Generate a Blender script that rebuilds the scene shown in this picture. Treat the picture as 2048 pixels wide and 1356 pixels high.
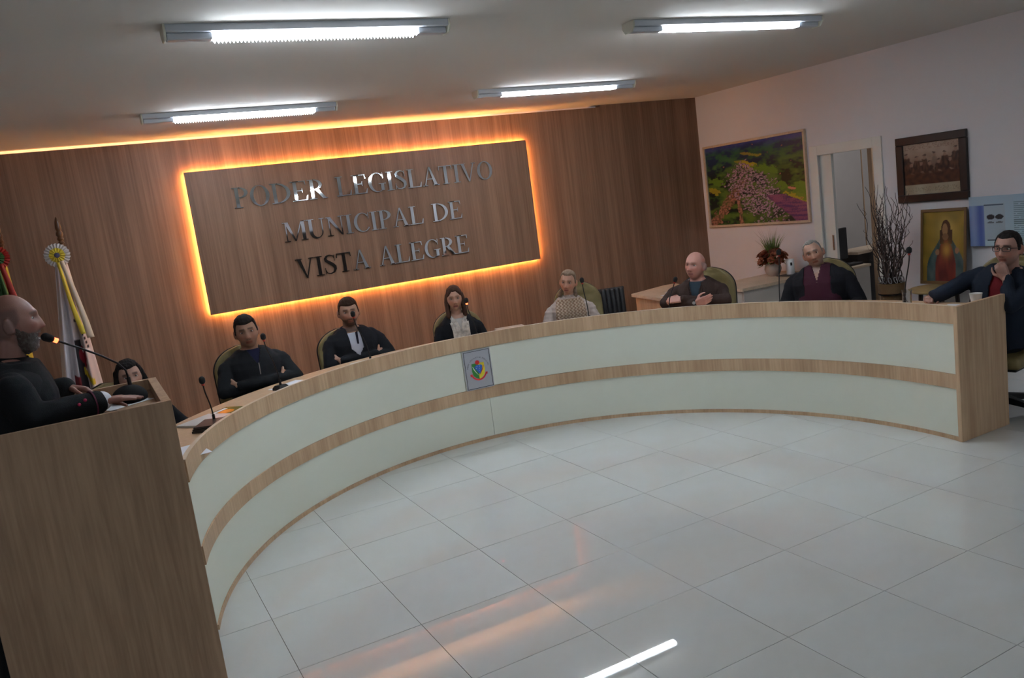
import bpy, bmesh, math, random
from mathutils import Vector, Matrix, Euler, noise
PI = math.pi
random.seed(7)
scene = bpy.context.scene
COL = scene.collection
for _o in list(bpy.data.objects):
    bpy.data.objects.remove(_o)

# ------------------------------------------------------------------ camera
F_PX = 1646.67
YAW, PITCH, ROLL = 0.46531531, 0.16057121, 0.13345857
CAM = Vector((-0.52384, -5.42286, 1.94106))
cy_, sy_ = math.cos(YAW), math.sin(YAW)
fwd = Vector((sy_ * math.cos(PITCH), cy_ * math.cos(PITCH), -math.sin(PITCH)))
rgt = Vector((cy_, -sy_, 0.0))
dwn = fwd.cross(rgt)
cr, sr = math.cos(ROLL), math.sin(ROLL)
r2 = cr * rgt + sr * dwn
d2 = -sr * rgt + cr * dwn
cam_data = bpy.data.cameras.new('camera')
cam = bpy.data.objects.new('camera', cam_data)
COL.objects.link(cam)
cam.matrix_world = Matrix(((r2.x, -d2.x, -fwd.x, CAM.x), (r2.y, -d2.y, -fwd.y, CAM.y), (r2.z, -d2.z, -fwd.z, CAM.z), (0, 0, 0, 1)))
cam_data.sensor_width = 36.0
cam_data.lens = F_PX / 2048 * 36.0
cam_data.clip_start = 0.05
scene.camera = cam

# ------------------------------------------------------------------ light and exposure
scene.view_settings.view_transform = 'Standard'
scene.view_settings.look = 'None'
scene.view_settings.exposure = 1.15
scene.view_settings.gamma = 1.0
scene.view_settings.use_curve_mapping = False
scene.cycles.caustics_reflective = False
scene.cycles.caustics_refractive = False
world = bpy.data.worlds.new('world')
scene.world = world
world.use_nodes = True
world.node_tree.nodes['Background'].inputs[0].default_value = (0.5, 0.55, 0.65, 1)
world.node_tree.nodes['Background'].inputs[1].default_value = 0.05
LAMP = 25.0          # emission of the fluorescent diffusers
LED = 92.0           # emission of the warm strips behind the sign
LED_TOP = 9.0       # emission of the warm strip above the cladding
OFFICE = 16.0         # emission of the lamp added in the room beyond the doorway

# ------------------------------------------------------------------ helpers
def s2l(c):
    return tuple(((v / 255.0) / 12.92 if v / 255.0 <= 0.04045 else ((v / 255.0 + 0.055) / 1.055) ** 2.4) for v in c)

def mat(name, rgb, rough=0.6, metal=0.0, bump=0.0, bscale=60.0, var=0.0, vscale=8.0, spec=0.5, coat=0.0, emis=0.0):
    m = bpy.data.materials.new(name)
    m.use_nodes = True
    nt = m.node_tree
    b = nt.nodes['Principled BSDF']
    b.inputs['Base Color'].default_value = (*rgb, 1)
    b.inputs['Roughness'].default_value = rough
    b.inputs['Metallic'].default_value = metal
    b.inputs['Specular IOR Level'].default_value = spec
    b.inputs['Coat Weight'].default_value = coat
    if emis:
        b.inputs['Emission Color'].default_value = (*rgb, 1)
        b.inputs['Emission Strength'].default_value = emis
    tc = nt.nodes.new('ShaderNodeTexCoord')
    if var:
        n = nt.nodes.new('ShaderNodeTexNoise'); n.inputs['Scale'].default_value = vscale; n.inputs['Detail'].default_value = 4
        nt.links.new(tc.outputs['Object'], n.inputs['Vector'])
        r = nt.nodes.new('ShaderNodeValToRGB')
        r.color_ramp.elements[0].position = 0.3; r.color_ramp.elements[1].position = 0.7
        r.color_ramp.elements[0].color = (*[c * (1 - var) for c in rgb], 1)
        r.color_ramp.elements[1].color = (*[min(1, c * (1 + var)) for c in rgb], 1)
        nt.links.new(n.outputs['Fac'], r.inputs['Fac'])
        nt.links.new(r.outputs['Color'], b.inputs['Base Color'])
    if bump:
        n = nt.nodes.new('ShaderNodeTexNoise'); n.inputs['Scale'].default_value = bscale; n.inputs['Detail'].default_value = 3
        nt.links.new(tc.outputs['Object'], n.inputs['Vector'])
        bp = nt.nodes.new('ShaderNodeBump'); bp.inputs['Strength'].default_value = bump; bp.inputs['Distance'].default_value = 0.01
        nt.links.new(n.outputs['Fac'], bp.inputs['Height'])
        nt.links.new(bp.outputs['Normal'], b.inputs['Normal'])
    return m

def wood_mat(name, light, dark, sx=9.0, sz=0.35, rough=0.45, fine=1.0):
    """upright oak grain: streaks that run along z, fine pores and broad boards of tone"""
    m = bpy.data.materials.new(name)
    m.use_nodes = True
    nt = m.node_tree
    b = nt.nodes['Principled BSDF']
    b.inputs['Roughness'].default_value = rough
    b.inputs['Specular IOR Level'].default_value = 0.3
    tc = nt.nodes.new('ShaderNodeTexCoord')
    def nz(scx, scz, detail, dist=0.0):
        mp = nt.nodes.new('ShaderNodeMapping')
        mp.inputs['Scale'].default_value = (scx, scx, scz)
        nt.links.new(tc.outputs['Object'], mp.inputs['Vector'])
        n = nt.nodes.new('ShaderNodeTexNoise'); n.inputs['Scale'].default_value = 1.0
        n.inputs['Detail'].default_value = detail; n.inputs['Distortion'].default_value = dist
        nt.links.new(mp.outputs['Vector'], n.inputs['Vector'])
        return n
    a = nz(sx, sz, 3, 0.4)
    c = nz(sx * 9 * fine, sz * 6, 2)
    add = nt.nodes.new('ShaderNodeMix'); add.data_type = 'FLOAT'; add.inputs[0].default_value = 0.45
    nt.links.new(a.outputs['Fac'], add.inputs[2]); nt.links.new(c.outputs['Fac'], add.inputs[3])
    r = nt.nodes.new('ShaderNodeValToRGB')
    r.color_ramp.elements[0].position = 0.36; r.color_ramp.elements[1].position = 0.64
    r.color_ramp.elements[0].color = (*dark, 1); r.color_ramp.elements[1].color = (*light, 1)
    nt.links.new(add.outputs[0], r.inputs['Fac'])
    nt.links.new(r.outputs['Color'], b.inputs['Base Color'])
    bp = nt.nodes.new('ShaderNodeBump'); bp.inputs['Strength'].default_value = 0.08; bp.inputs['Distance'].default_value = 0.002
    nt.links.new(c.outputs['Fac'], bp.inputs['Height']); nt.links.new(bp.outputs['Normal'], b.inputs['Normal'])
    return m

def col_mat(name, rough=0.6, bump=0.0, bscale=80.0, sss=0.0, spec=0.4):
    m = mat(name, (1, 1, 1), rough, 0, bump, bscale, spec=spec)
    nt = m.node_tree
    at = nt.nodes.new('ShaderNodeAttribute'); at.attribute_name = 'Col'
    nt.links.new(at.outputs['Color'], nt.nodes['Principled BSDF'].inputs['Base Color'])
    if sss:
        nt.nodes['Principled BSDF'].inputs['Subsurface Weight'].default_value = sss
        nt.nodes['Principled BSDF'].inputs['Subsurface Radius'].default_value = (0.01, 0.004, 0.002)
    return m

def tag(o, label=None, cat=None, group=None, kind=None):
    if label: o['label'] = label
    if cat: o['category'] = cat
    if group: o['group'] = group
    if kind: o['kind'] = kind
    return o

def empty(name, loc, rz=0.0, label=None, cat=None, group=None):
    o = bpy.data.objects.new(name, None)
    o.empty_display_size = 0.1
    COL.objects.link(o)
    o.location = loc
    o.rotation_euler = (0, 0, rz)
    return tag(o, label, cat, group)

def link(name, me, parent=None, m=None):
    o = bpy.data.objects.new(name, me)
    COL.objects.link(o)
    if m is not None and not me.materials: me.materials.append(m)
    if parent: o.parent = parent
    return o

class MB:
    """collects shapes and links them as one mesh object"""
    def __init__(self): self.v = []; self.f = []
    def add(self, vs, fs, M=None):
        n = len(self.v)
        self.v += [tuple(M @ Vector(p)) if M else tuple(p) for p in vs]
        self.f += [tuple(i + n for i in f) for f in fs]
        return self
    def box(self, x0, x1, y0, y1, z0, z1, M=None):
        vs = [(x, y, z) for x in (x0, x1) for y in (y0, y1) for z in (z0, z1)]
        fs = [(0, 1, 3, 2), (4, 6, 7, 5), (0, 4, 5, 1), (2, 3, 7, 6), (0, 2, 6, 4), (1, 5, 7, 3)]
        return self.add(vs, fs, M)
    def prism(self, pts, a, b, axis='z', M=None):
        n = len(pts)
        def P(p, h):
            return (p[0], p[1], h) if axis == 'z' else ((p[0], h, p[1]) if axis == 'y' else (h, p[0], p[1]))
        vs = [P(p, a) for p in pts] + [P(p, b) for p in pts]
        fs = [tuple(range(n - 1, -1, -1)), tuple(range(n, 2 * n))]
        fs += [(i, (i + 1) % n, n + (i + 1) % n, n + i) for i in range(n)]
        return self.add(vs, fs, M)
    def tube(self, pts, rad, seg=10, cap=True):
        pts = [Vector(p) for p in pts]
        if not isinstance(rad, (list, tuple)): rad = [rad] * len(pts)
        vs = []; fs = []
        up = None
        for i, p in enumerate(pts):
            t = (pts[min(i + 1, len(pts) - 1)] - pts[max(i - 1, 0)]).normalized()
            if up is None:
                up = Vector((0, 0, 1)) if abs(t.z) < 0.9 else Vector((1, 0, 0))
            s = t.cross(up).normalized(); up = s.cross(t).normalized()
            for k in range(seg):
                a = 2 * PI * k / seg
                vs.append(p + rad[i] * (math.cos(a) * s + math.sin(a) * up))
        for i in range(len(pts) - 1):
            for k in range(seg):
                k2 = (k + 1) % seg
                fs.append((i * seg + k, i * seg + k2, (i + 1) * seg + k2, (i + 1) * seg + k))
        if cap:
            fs.append(tuple(range(seg - 1, -1, -1)))
            fs.append(tuple(range((len(pts) - 1) * seg, len(pts) * seg)))
        return self.add(vs, fs)
    def lathe(self, prof, seg=24, M=None, sx=1.0, sy=1.0):
        vs = []; fs = []
        for (r, z) in prof:
            for k in range(seg):
                a = 2 * PI * k / seg
                vs.append((r * sx * math.cos(a), r * sy * math.sin(a), z))
        n = len(prof)
        for i in range(n - 1):
            for k in range(seg):
                k2 = (k + 1) % seg
                fs.append((i * seg + k, i * seg + k2, (i + 1) * seg + k2, (i + 1) * seg + k))
        fs.append(tuple(range(seg - 1, -1, -1))); fs.append(tuple(range((n - 1) * seg, n * seg)))
        return self.add(vs, fs, M)
    def ell(self, c, r, R=None, seg=20, ring=12):
        vs = [];
        c = Vector(c)
        def T(p):
            p = Vector((p[0] * r[0], p[1] * r[1], p[2] * r[2]))
            return c + (R @ p if R else p)
        for i in range(1, ring):
            t = PI * i / ring
            for k in range(seg):
                a = 2 * PI * k / seg
                vs.append(T((math.sin(t) * math.cos(a), math.sin(t) * math.sin(a), math.cos(t))))
        vs.append(T((0, 0, 1))); vs.append(T((0, 0, -1)))
        fs = []
        for i in range(ring - 2):
            for k in range(seg):
                k2 = (k + 1) % seg
                fs.append((i * seg + k, (i + 1) * seg + k, (i + 1) * seg + k2, i * seg + k2))
        top = len(vs) - 2; bot = top + 1
        for k in range(seg):
            k2 = (k + 1) % seg
            fs.append((top, k, k2)); fs.append((bot, (ring - 2) * seg + k2, (ring - 2) * seg + k))
        return self.add(vs, fs)
    def cap(self, p0, r0, p1, r1, seg=16):
        """tapered capsule"""
        p0 = Vector(p0); p1 = Vector(p1); d = p1 - p0; L = d.length
        t = d / L if L > 1e-6 else Vector((0, 0, 1))
        q = t.to_track_quat('Z', 'Y').to_matrix()
        prof = []
        for i in range(1, 6):
            a = PI / 2 * i / 6
            prof.append((r0 * math.sin(a), -r0 * math.cos(a)))
        prof.append((r0, 0)); prof.append(((r0 + r1) / 2, L / 2)); prof.append((r1, L))
        for i in range(5, 0, -1):
            a = PI / 2 * i / 6
            prof.append((r1 * math.sin(a), L + r1 * math.cos(a)))
        return self.lathe(prof, seg, Matrix.Translation(p0) @ q.to_4x4())
    def loft(self, rings, seg=28):
        """rings: (cx, cy, z, rx, ry)"""
        vs = []; fs = []
        for (cx, cy, z, rx, ry) in rings:
            for k in range(seg):
                a = 2 * PI * k / seg
                ca, sa = math.cos(a), math.sin(a)
                e = 0.86
                vs.append((cx + rx * math.copysign(abs(ca) ** e, ca), cy + ry * math.copysign(abs(sa) ** e, sa), z))
        n = len(rings)
        for i in range(n - 1):
            for k in range(seg):
                k2 = (k + 1) % seg
                fs.append((i * seg + k, i * seg + k2, (i + 1) * seg + k2, (i + 1) * seg + k))
        fs.append(tuple(range(seg - 1, -1, -1))); fs.append(tuple(range((n - 1) * seg, n * seg)))
        return self.add(vs, fs)
    def xform(self, fn):
        self.v = [tuple(fn(Vector(p))) for p in self.v]; return self
    def mesh(self, name, m=None, smooth=False):
        me = bpy.data.meshes.new(name)
        me.from_pydata(self.v, [], self.f)
        bm = bmesh.new(); bm.from_mesh(me)
        bmesh.ops.recalc_face_normals(bm, faces=bm.faces)
        bm.to_mesh(me); bm.free()
        if m is not None: me.materials.append(m)
        if smooth:
            me.polygons.foreach_set('use_smooth', [True] * len(me.polygons))
            try: me.set_sharp_from_angle(angle=math.radians(40))
            except Exception: pass
        me.update()
        return me
    def build(self, name, m, parent=None, smooth=False, bevel=0.0, seg=2):
        me = self.mesh(name, m, smooth)
        if bevel:
            bm = bmesh.new(); bm.from_mesh(me)
            ed = [e for e in bm.edges if len(e.link_faces) == 2 and e.calc_face_angle(0) > 0.6]
            bmesh.ops.bevel(bm, geom=ed, offset=bevel, segments=seg, profile=0.5, affect='EDGES', clamp_overlap=True)
            bm.to_mesh(me); bm.free()
        return link(name, me, parent)
    def remesh(self, name, voxel, smooth_it=6, m=None, sm=0.5):
        me = self.mesh(name)
        o = bpy.data.objects.new('tmp', me); COL.objects.link(o)
        r = o.modifiers.new('r', 'REMESH'); r.mode = 'VOXEL'; r.voxel_size = voxel; r.use_smooth_shade = True
        if smooth_it:
            s = o.modifiers.new('s', 'SMOOTH'); s.factor = sm; s.iterations = smooth_it
        dg = bpy.context.evaluated_depsgraph_get(); dg.update()
        me2 = bpy.data.meshes.new_from_object(o.evaluated_get(dg))
        bpy.data.objects.remove(o); bpy.data.meshes.remove(me)
        me2.name = name
        me2.materials.clear()
        if m is not None: me2.materials.append(m)
        me2.polygons.foreach_set('use_smooth', [True] * len(me2.polygons))
        return me2

def copy_tree(o, parent=None):
    c = o.copy(); COL.objects.link(c)
    if parent: c.parent = parent
    for ch in list(o.children): copy_tree(ch, c)
    return c

def drop_faces(me, test):
    bm = bmesh.new(); bm.from_mesh(me)
    dead = [v for v in bm.verts if test(v.co)]
    bmesh.ops.delete(bm, geom=dead, context='VERTS')
    bm.to_mesh(me); bm.free()

def colour(me, fn):
    a = me.color_attributes.new('Col', 'FLOAT_COLOR', 'POINT')
    buf = []
    for v in me.vertices:
        c = fn(v.co); buf += [c[0], c[1], c[2], 1.0]
    a.data.foreach_set('color', buf)

def wrinkle(me, amp, scale, stretch=(1, 1, 1), seed=0.0):
    me.update()
    ns = [v.normal.copy() for v in me.vertices]
    for v, n in zip(me.vertices, ns):
        p = Vector((v.co.x * stretch[0] * scale + seed, v.co.y * stretch[1] * scale, v.co.z * stretch[2] * scale))
        v.co += n * amp * (noise.noise(p) + 0.5 * noise.noise(p * 2.1))
    me.update()

def lerp3(a, b, t):
    t = max(0.0, min(1.0, t)); return tuple(a[i] + (b[i] - a[i]) * t for i in range(3))
def sst(a, b, x):
    t = max(0.0, min(1.0, (x - a) / (b - a))); return t * t * (3 - 2 * t)
def gs(x, s): return math.exp(-0.5 * (x / s) ** 2)

def text_mesh(s, size, depth=0.0):
    c = bpy.data.curves.new('t', 'FONT'); c.body = s; c.size = size; c.extrude = depth; c.align_x = 'CENTER'; c.align_y = 'CENTER'
    o = bpy.data.objects.new('t', c); COL.objects.link(o)
    dg = bpy.context.evaluated_depsgraph_get(); dg.update()
    me = bpy.data.meshes.new_from_object(o.evaluated_get(dg))
    bpy.data.objects.remove(o); bpy.data.curves.remove(c)
    return me

# ------------------------------------------------------------------ materials
OAK_L, OAK_D = (0.60, 0.41, 0.255), (0.42, 0.27, 0.16)
M_oak = wood_mat('oak_laminate', OAK_L, OAK_D, sx=7.0, sz=0.5)
M_clad = wood_mat('oak_cladding', (0.268, 0.150, 0.092), (0.158, 0.084, 0.050), sx=9.0, sz=0.25)
M_pod = wood_mat('oak_podium', (0.42, 0.275, 0.17), (0.27, 0.168, 0.1), sx=7.0, sz=0.6)
M_lightwood = wood_mat('pale_maple', (0.62, 0.49, 0.36), (0.50, 0.38, 0.27), sx=6.0, sz=6.0)
M_top = wood_mat('oak_worktop', (0.56, 0.37, 0.225), (0.47, 0.30, 0.18), sx=3.0, sz=3.0)
M_grey_cab = mat('pale_grey_laminate', (0.50, 0.46, 0.42), 0.5, var=0.05, vscale=3)
M_cream = mat('cream_lacquer', (0.72, 0.735, 0.63), 0.42, bump=0.01, bscale=200)
M_wall = mat('painted_wall', (0.66, 0.64, 0.66), 0.85, bump=0.03, bscale=120)
M_ceil = mat('painted_ceiling', (0.66, 0.64, 0.61), 0.9, bump=0.02, bscale=100)
M_rear = mat('rear_wall', (0.35, 0.32, 0.30), 0.9, bump=0.02, bscale=100)
M_door = mat('door_white', (0.66, 0.66, 0.62), 0.5)
M_grout = mat('grout', (0.20, 0.17, 0.14), 0.9)
M_white = mat('white_enamel', (0.52, 0.55, 0.60), 0.35)
M_cap = mat('lamp_end_cap', (0.62, 0.62, 0.52), 0.5)
M_lamp = mat('fluorescent_diffuser', (0.86, 0.93, 1.0), 0.5, emis=LAMP)
M_led = mat('warm_led', (1.0, 0.42, 0.11), 0.5, emis=LED)
M_led2 = mat('warm_led_top', (1.0, 0.45, 0.18), 0.5, emis=LED_TOP)
M_led3 = mat('warm_led_top_dimmer', (1.0, 0.45, 0.18), 0.5, emis=LED_TOP * 0.4)
M_led4 = mat('warm_led_top_dimmest', (1.0, 0.45, 0.18), 0.5, emis=LED_TOP * 0.14)
M_matte = mat('matte_black', (0.006, 0.006, 0.007), 0.9, spec=0.15)
M_steel = mat('mirror_steel', (0.90, 0.92, 0.94), 0.03, metal=1.0)
M_chrome = mat('chrome', (0.7, 0.7, 0.7), 0.2, metal=1.0)
M_black = mat('black_plastic', (0.010, 0.010, 0.011), 0.5, spec=0.35)
M_blackleather = mat('black_leather', (0.016, 0.016, 0.018), 0.38, bump=0.12, bscale=90)
M_olive = mat('olive_leather', (0.20, 0.155, 0.06), 0.45, bump=0.15, bscale=70, var=0.12, vscale=14)
M_foam = mat('mic_foam', (0.008, 0.008, 0.009), 0.95, bump=0.5, bscale=600)
M_red = mat('red_lit_ring', (1.0, 0.10, 0.03), 0.4, emis=3.0)
M_reddim = mat('red_dark_ring', (0.35, 0.03, 0.02), 0.4)
M_paper = mat('paper', (0.72, 0.74, 0.80), 0.7)
M_darkwood = mat('dark_wood_frame', (0.011, 0.007, 0.006), 0.35)
M_bronze = mat('bronze_wood', (0.10, 0.045, 0.02), 0.35, var=0.2, vscale=30)
M_skin = col_mat('skin', 0.5, bump=0.05, bscale=300, sss=0.08)
M_print = col_mat('printed_picture', 0.35)
M_cloth = {}
def cloth(name, rgb, rough=0.85, bump=0.25, bscale=220, var=0.0):
    if name not in M_cloth: M_cloth[name] = mat(name, rgb, rough, bump=bump, bscale=bscale, var=var, spec=0.2)
    return M_cloth[name]

def tile_material():
    m = mat('porcelain_tile', (0.60, 0.61, 0.59), 0.012, spec=0.75)
    nt = m.node_tree; b = nt.nodes['Principled BSDF']
    tc = nt.nodes.new('ShaderNodeTexCoord'); oi = nt.nodes.new('ShaderNodeObjectInfo')
    n = nt.nodes.new('ShaderNodeTexNoise'); n.noise_dimensions = '4D'; n.inputs['Scale'].default_value = 1.6; n.inputs['Detail'].default_value = 5; n.inputs['Distortion'].default_value = 1.2
    mul = nt.nodes.new('ShaderNodeMath'); mul.operation = 'MULTIPLY'; mul.inputs[1].default_value = 40
    nt.links.new(oi.outputs['Random'], mul.inputs[0]); nt.links.new(mul.outputs[0], n.inputs['W'])
    nt.links.new(tc.outputs['Object'], n.inputs['Vector'])
    r = nt.nodes.new('ShaderNodeValToRGB')
    r.color_ramp.elements[0].position = 0.35; r.color_ramp.elements[0].color = (0.595, 0.60, 0.565, 1)
    r.color_ramp.elements[1].position = 0.65; r.color_ramp.elements[1].color = (0.61, 0.63, 0.61, 1)
    nt.links.new(n.outputs['Fac'], r.inputs['Fac']); nt.links.new(r.outputs['Color'], b.inputs['Base Color'])
    return m
M_tile = tile_material()
M_rear_dark = wood_mat('unseen_dark_panel', (0.035, 0.024, 0.018), (0.018, 0.012, 0.009))  # near-black finish of the added panel that the letters mirror

# ------------------------------------------------------------------ room shell
CEIL = 2.97
YB = 3.032          # face of the wood cladding
XR = 6.774          # face of the right wall
XL, YF = -3.3, -13.2
FX1 = 10.2          # far side of the office beyond the doorway
DOOR_Y0, DOOR_Y1, DOOR_Z = 0.40, 1.15, 2.045

floor = MB().box(XL, FX1, YF, YB + 0.1, -0.10, -0.004).build('floor', M_grout)
tag(floor, kind='structure')
T = 0.6
tile_me = MB().box(-T / 2 + 0.0016, T / 2 - 0.0016, -T / 2 + 0.0016, T / 2 - 0.0016, -0.010, 0.0).mesh('tile', M_tile)
cands = []
i0, i1 = math.floor(XL / T), math.ceil(FX1 / T)
for i in range(i0, i1):
    for j in range(math.floor(YF / T), 6):
        x, y = (i + 0.5) * T, (j + 0.5) * T
        if x - T / 2 < XL or x + T / 2 > FX1 or y + T / 2 > YB + 0.1 or y - T / 2 < YF: continue
        q = Vector((x, y, 0)) - CAM
        zc = q.dot(fwd); vis = 0
        if zc > 0.3:
            u = q.dot(r2) / zc; w = q.dot(d2) / zc
            if abs(u) < 0.85 and abs(w) < 0.75: vis = 1
        cands.append((0 if vis else 1, q.length, x, y))
cands.sort()
rest = MB()
for n, (a, b_, x, y) in enumerate(cands):
    if n < 290:
        o = link('tile', tile_me, floor); o.location = (x, y, 0)
    else:
        rest.box(x - T / 2 + 0.0016, x + T / 2 - 0.0016, y - T / 2 + 0.0016, y + T / 2 - 0.0016, -0.010, 0.0)
tag(rest.build('distant_tiles', M_tile, floor), kind='stuff')

tag(MB().box(XL - 0.1, FX1 + 0.1, YF - 0.1, YB + 0.2, CEIL, CEIL + 0.12).build('ceiling', M_ceil), kind='structure')
wb = MB().box(XL, XR + 0.2, YB + 0.09, YB + 0.2, 0, CEIL).build('wall_back', M_wall); tag(wb, kind='structure')
MB().box(XL, XR, YB, YB + 0.085, 0, CEIL - 0.026).build('wood_cladding', M_clad, wb)
for xa_, xb_, ml_ in ((XL, 3.9, M_led2), (3.9, 4.5, M_led3), (4.5, 5.2, M_led4)): MB().box(xa_, xb_, YB + 0.050, YB + 0.062, CEIL - 0.0255, CEIL - 0.0225).build('led_strip', ml_, wb)  # dimmer right-hand segments added to imitate the glow fading out
MB().box(5.3, XR, YB, YB + 0.085, CEIL - 0.026, CEIL).build('cladding_top', M_clad, wb)
wl = MB().box(XL - 0.1, XL, YF, YB + 0.2, 0, CEIL).build('wall_left', M_wall); tag(wl, kind='structure')
wf = MB().box(XL, XR + 0.2, YF - 0.1, YF, 0, CEIL).build('wall_front', M_wall); tag(wf, kind='structure')
MB().box(XL + 0.02, XR - 0.02, YF + 0.001, YF + 0.03, 0.0, 1.95).build('unseen_dark_panel', M_rear_dark, wf)  # unseen dark panel added so the lower letters reflect darkness
wr = MB()
wr.box(XR, XR + 0.15, YF, DOOR_Y0, 0, CEIL).box(XR, XR + 0.15, DOOR_Y1, YB + 0.1, 0, CEIL).box(XR, XR + 0.15, DOOR_Y0, DOOR_Y1, DOOR_Z, CEIL)
tag(wr.build('wall_right', M_wall), kind='structure')
# office beyond the doorway
tag(MB().box(XR + 0.15, FX1, YB, YB + 0.1, 0, CEIL).build('wall_office_back', M_wall), kind='structure')
tag(MB().box(FX1, FX1 + 0.1, -2, YB + 0.1, 0, CEIL).build('wall_office_right', M_wall), kind='structure')
tag(MB().box(XR + 0.15, FX1, -2.1, -2.0, 0, CEIL).build('wall_office_front', M_wall), kind='structure')
# door frame and the sliding leaf left half open
fr = MB()
w = 0.085
fr.box(XR - 0.018, XR - 0.001, DOOR_Y0 - w, DOOR_Y0 + 0.02, 0, DOOR_Z + w).box(XR - 0.018, XR - 0.001, DOOR_Y1 - 0.02, DOOR_Y1 + w, 0, DOOR_Z + w)
fr.box(XR - 0.018, XR - 0.001, DOOR_Y0 + 0.02, DOOR_Y1 - 0.02, DOOR_Z - 0.02, DOOR_Z + w)
fr.box(XR, XR + 0.15, DOOR_Y0 + 0.001, DOOR_Y0 + 0.02, 0, DOOR_Z - 0.02).box(XR, XR + 0.15, DOOR_Y0 + 0.001, DOOR_Y1 - 0.001, DOOR_Z - 0.02, DOOR_Z - 0.001)
tag(fr.build('trim_1', M_door, bevel=0.003), kind='structure')
dl = MB().box(XR + 0.03, XR + 0.07, 0.985, DOOR_Y1 - 0.002, 0.005, DOOR_Z - 0.022).build('door_1', M_door, bevel=0.003); tag(dl, kind='structure')
MB().box(XR + 0.018, XR + 0.03, 1.005, 1.030, 0.98, 1.15).build('door_handle', M_chrome, dl, bevel=0.004)
tag(MB().box(XR - 0.012, XR - 0.001, YF, DOOR_Y0 - 0.09, 0, 0.07).build('baseboard_right', M_tile), kind='structure')

# ------------------------------------------------------------------ ceiling lamps
def ceiling_lamp(x0, x1, y, teeth, label):
    root = empty('ceiling_lamp', ((x0 + x1) / 2, y, CEIL), 0, label, 'ceiling light', 'fluorescent fixtures on the ceiling')
    L = (x1 - x0) / 2
    a, b = -L * 0.70, L * 0.76
    MB().prism([(-0.060, 0), (0.060, 0), (0.060, -0.035), (-0.060, -0.035)], -L, L, 'x').build('body', M_white, root, bevel=0.003)
    for s, (p, q) in ((-1, (-L, a)), (1, (b, L))):
        MB().prism([(-0.032, -0.035), (0.032, -0.035), (0.028, -0.066), (-0.028, -0.066)], min(p, q) + 0.004, max(p, q) - 0.004, 'x').build('end_block', M_white, root, bevel=0.006)
        e = s * L
        MB().prism([(-0.063, 0), (0.063, 0), (0.063, -0.036), (0.036, -0.069), (-0.036, -0.069), (-0.063, -0.036)], min(e, e + s * 0.012), max(e, e + s * 0.012), 'x').build('end_cap', M_cap, root, bevel=0.004)
    d = MB()
    n = teeth; st = (b - a) / n
    for sy in (-1, 1):
        top = [(a + (b - a) * k / n, -0.036) for k in range(n, -1, -1)]
        low = []
        for k in range(n):
            low += [(a + st * k, -0.061), (a + st * (k + 0.5), -0.061 - (0.015 if teeth < 70 else 0.005))]
        low.append((b, -0.061))
        d.prism(low + top, sy * 0.026 - 0.0015, sy * 0.026 + 0.0015, 'y')
    d.box(a, b, -0.024, 0.024, -0.044, -0.038)
    d.tube([(a, 0.012, -0.054), (b, 0.012, -0.054)], 0.008, 12).tube([(a, -0.012, -0.054), (b, -0.012, -0.054)], 0.008, 12)
    d.build('diffuser', M_lamp, root)
ceiling_lamp(0.03, 1.47, -1.14, 58, 'nearest white fluorescent ceiling fixture with a sawtooth glowing edge, above the speaker')
ceiling_lamp(0.10, 1.60, 1.52, 58, 'white fluorescent ceiling fixture with sawtooth edge close to the wood wall, left of the sign')
ceiling_lamp(2.80, 4.45, -1.02, 90, 'slim lit fluorescent fixture at top right of the ceiling, with a yellowed end cap')
ceiling_lamp(2.85, 4.55, 1.36, 90, 'slim lit fluorescent fixture on the ceiling over the right end of the sign')
ceiling_lamp(4.85, 6.15, -6.45, 40, 'ceiling fixture behind the camera, nearest of the two rear right lamps')
ceiling_lamp(4.55, 5.10, -9.1, 40, 'ceiling fixture behind the camera, farther of the two rear right lamps')
ceiling_lamp(-1.5, 0.1, -7.4, 40, 'added fill fixture behind the camera, rear left of the hall')  # unseen fill lamp, added to brighten the near face of the podium
ceiling_lamp(-1.5, 0.1, -9.1, 40, 'added fill fixture at the far rear left of the hall')  # another added fill lamp, kept out of the letter reflections
ceiling_lamp(4.95, 5.60, -11.8, 40, 'ceiling fixture at the far rear right, before the added dark panel')
# unseen lamp added to brighten the office
ol = empty('ceiling_lamp', (8.3, 0.9, CEIL), 0, 'added unseen fixture lighting the office beyond the doorway', 'ceiling light')
MB().box(-0.5, 0.5, -0.08, 0.08, -0.05, 0).build('body', M_white, ol)
MB().box(-0.48, 0.48, -0.07, 0.07, -0.06, -0.05).build('diffuser', mat('office_fill_diffuser', (0.95, 0.95, 1.0), 0.5, emis=OFFICE), ol)

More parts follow.
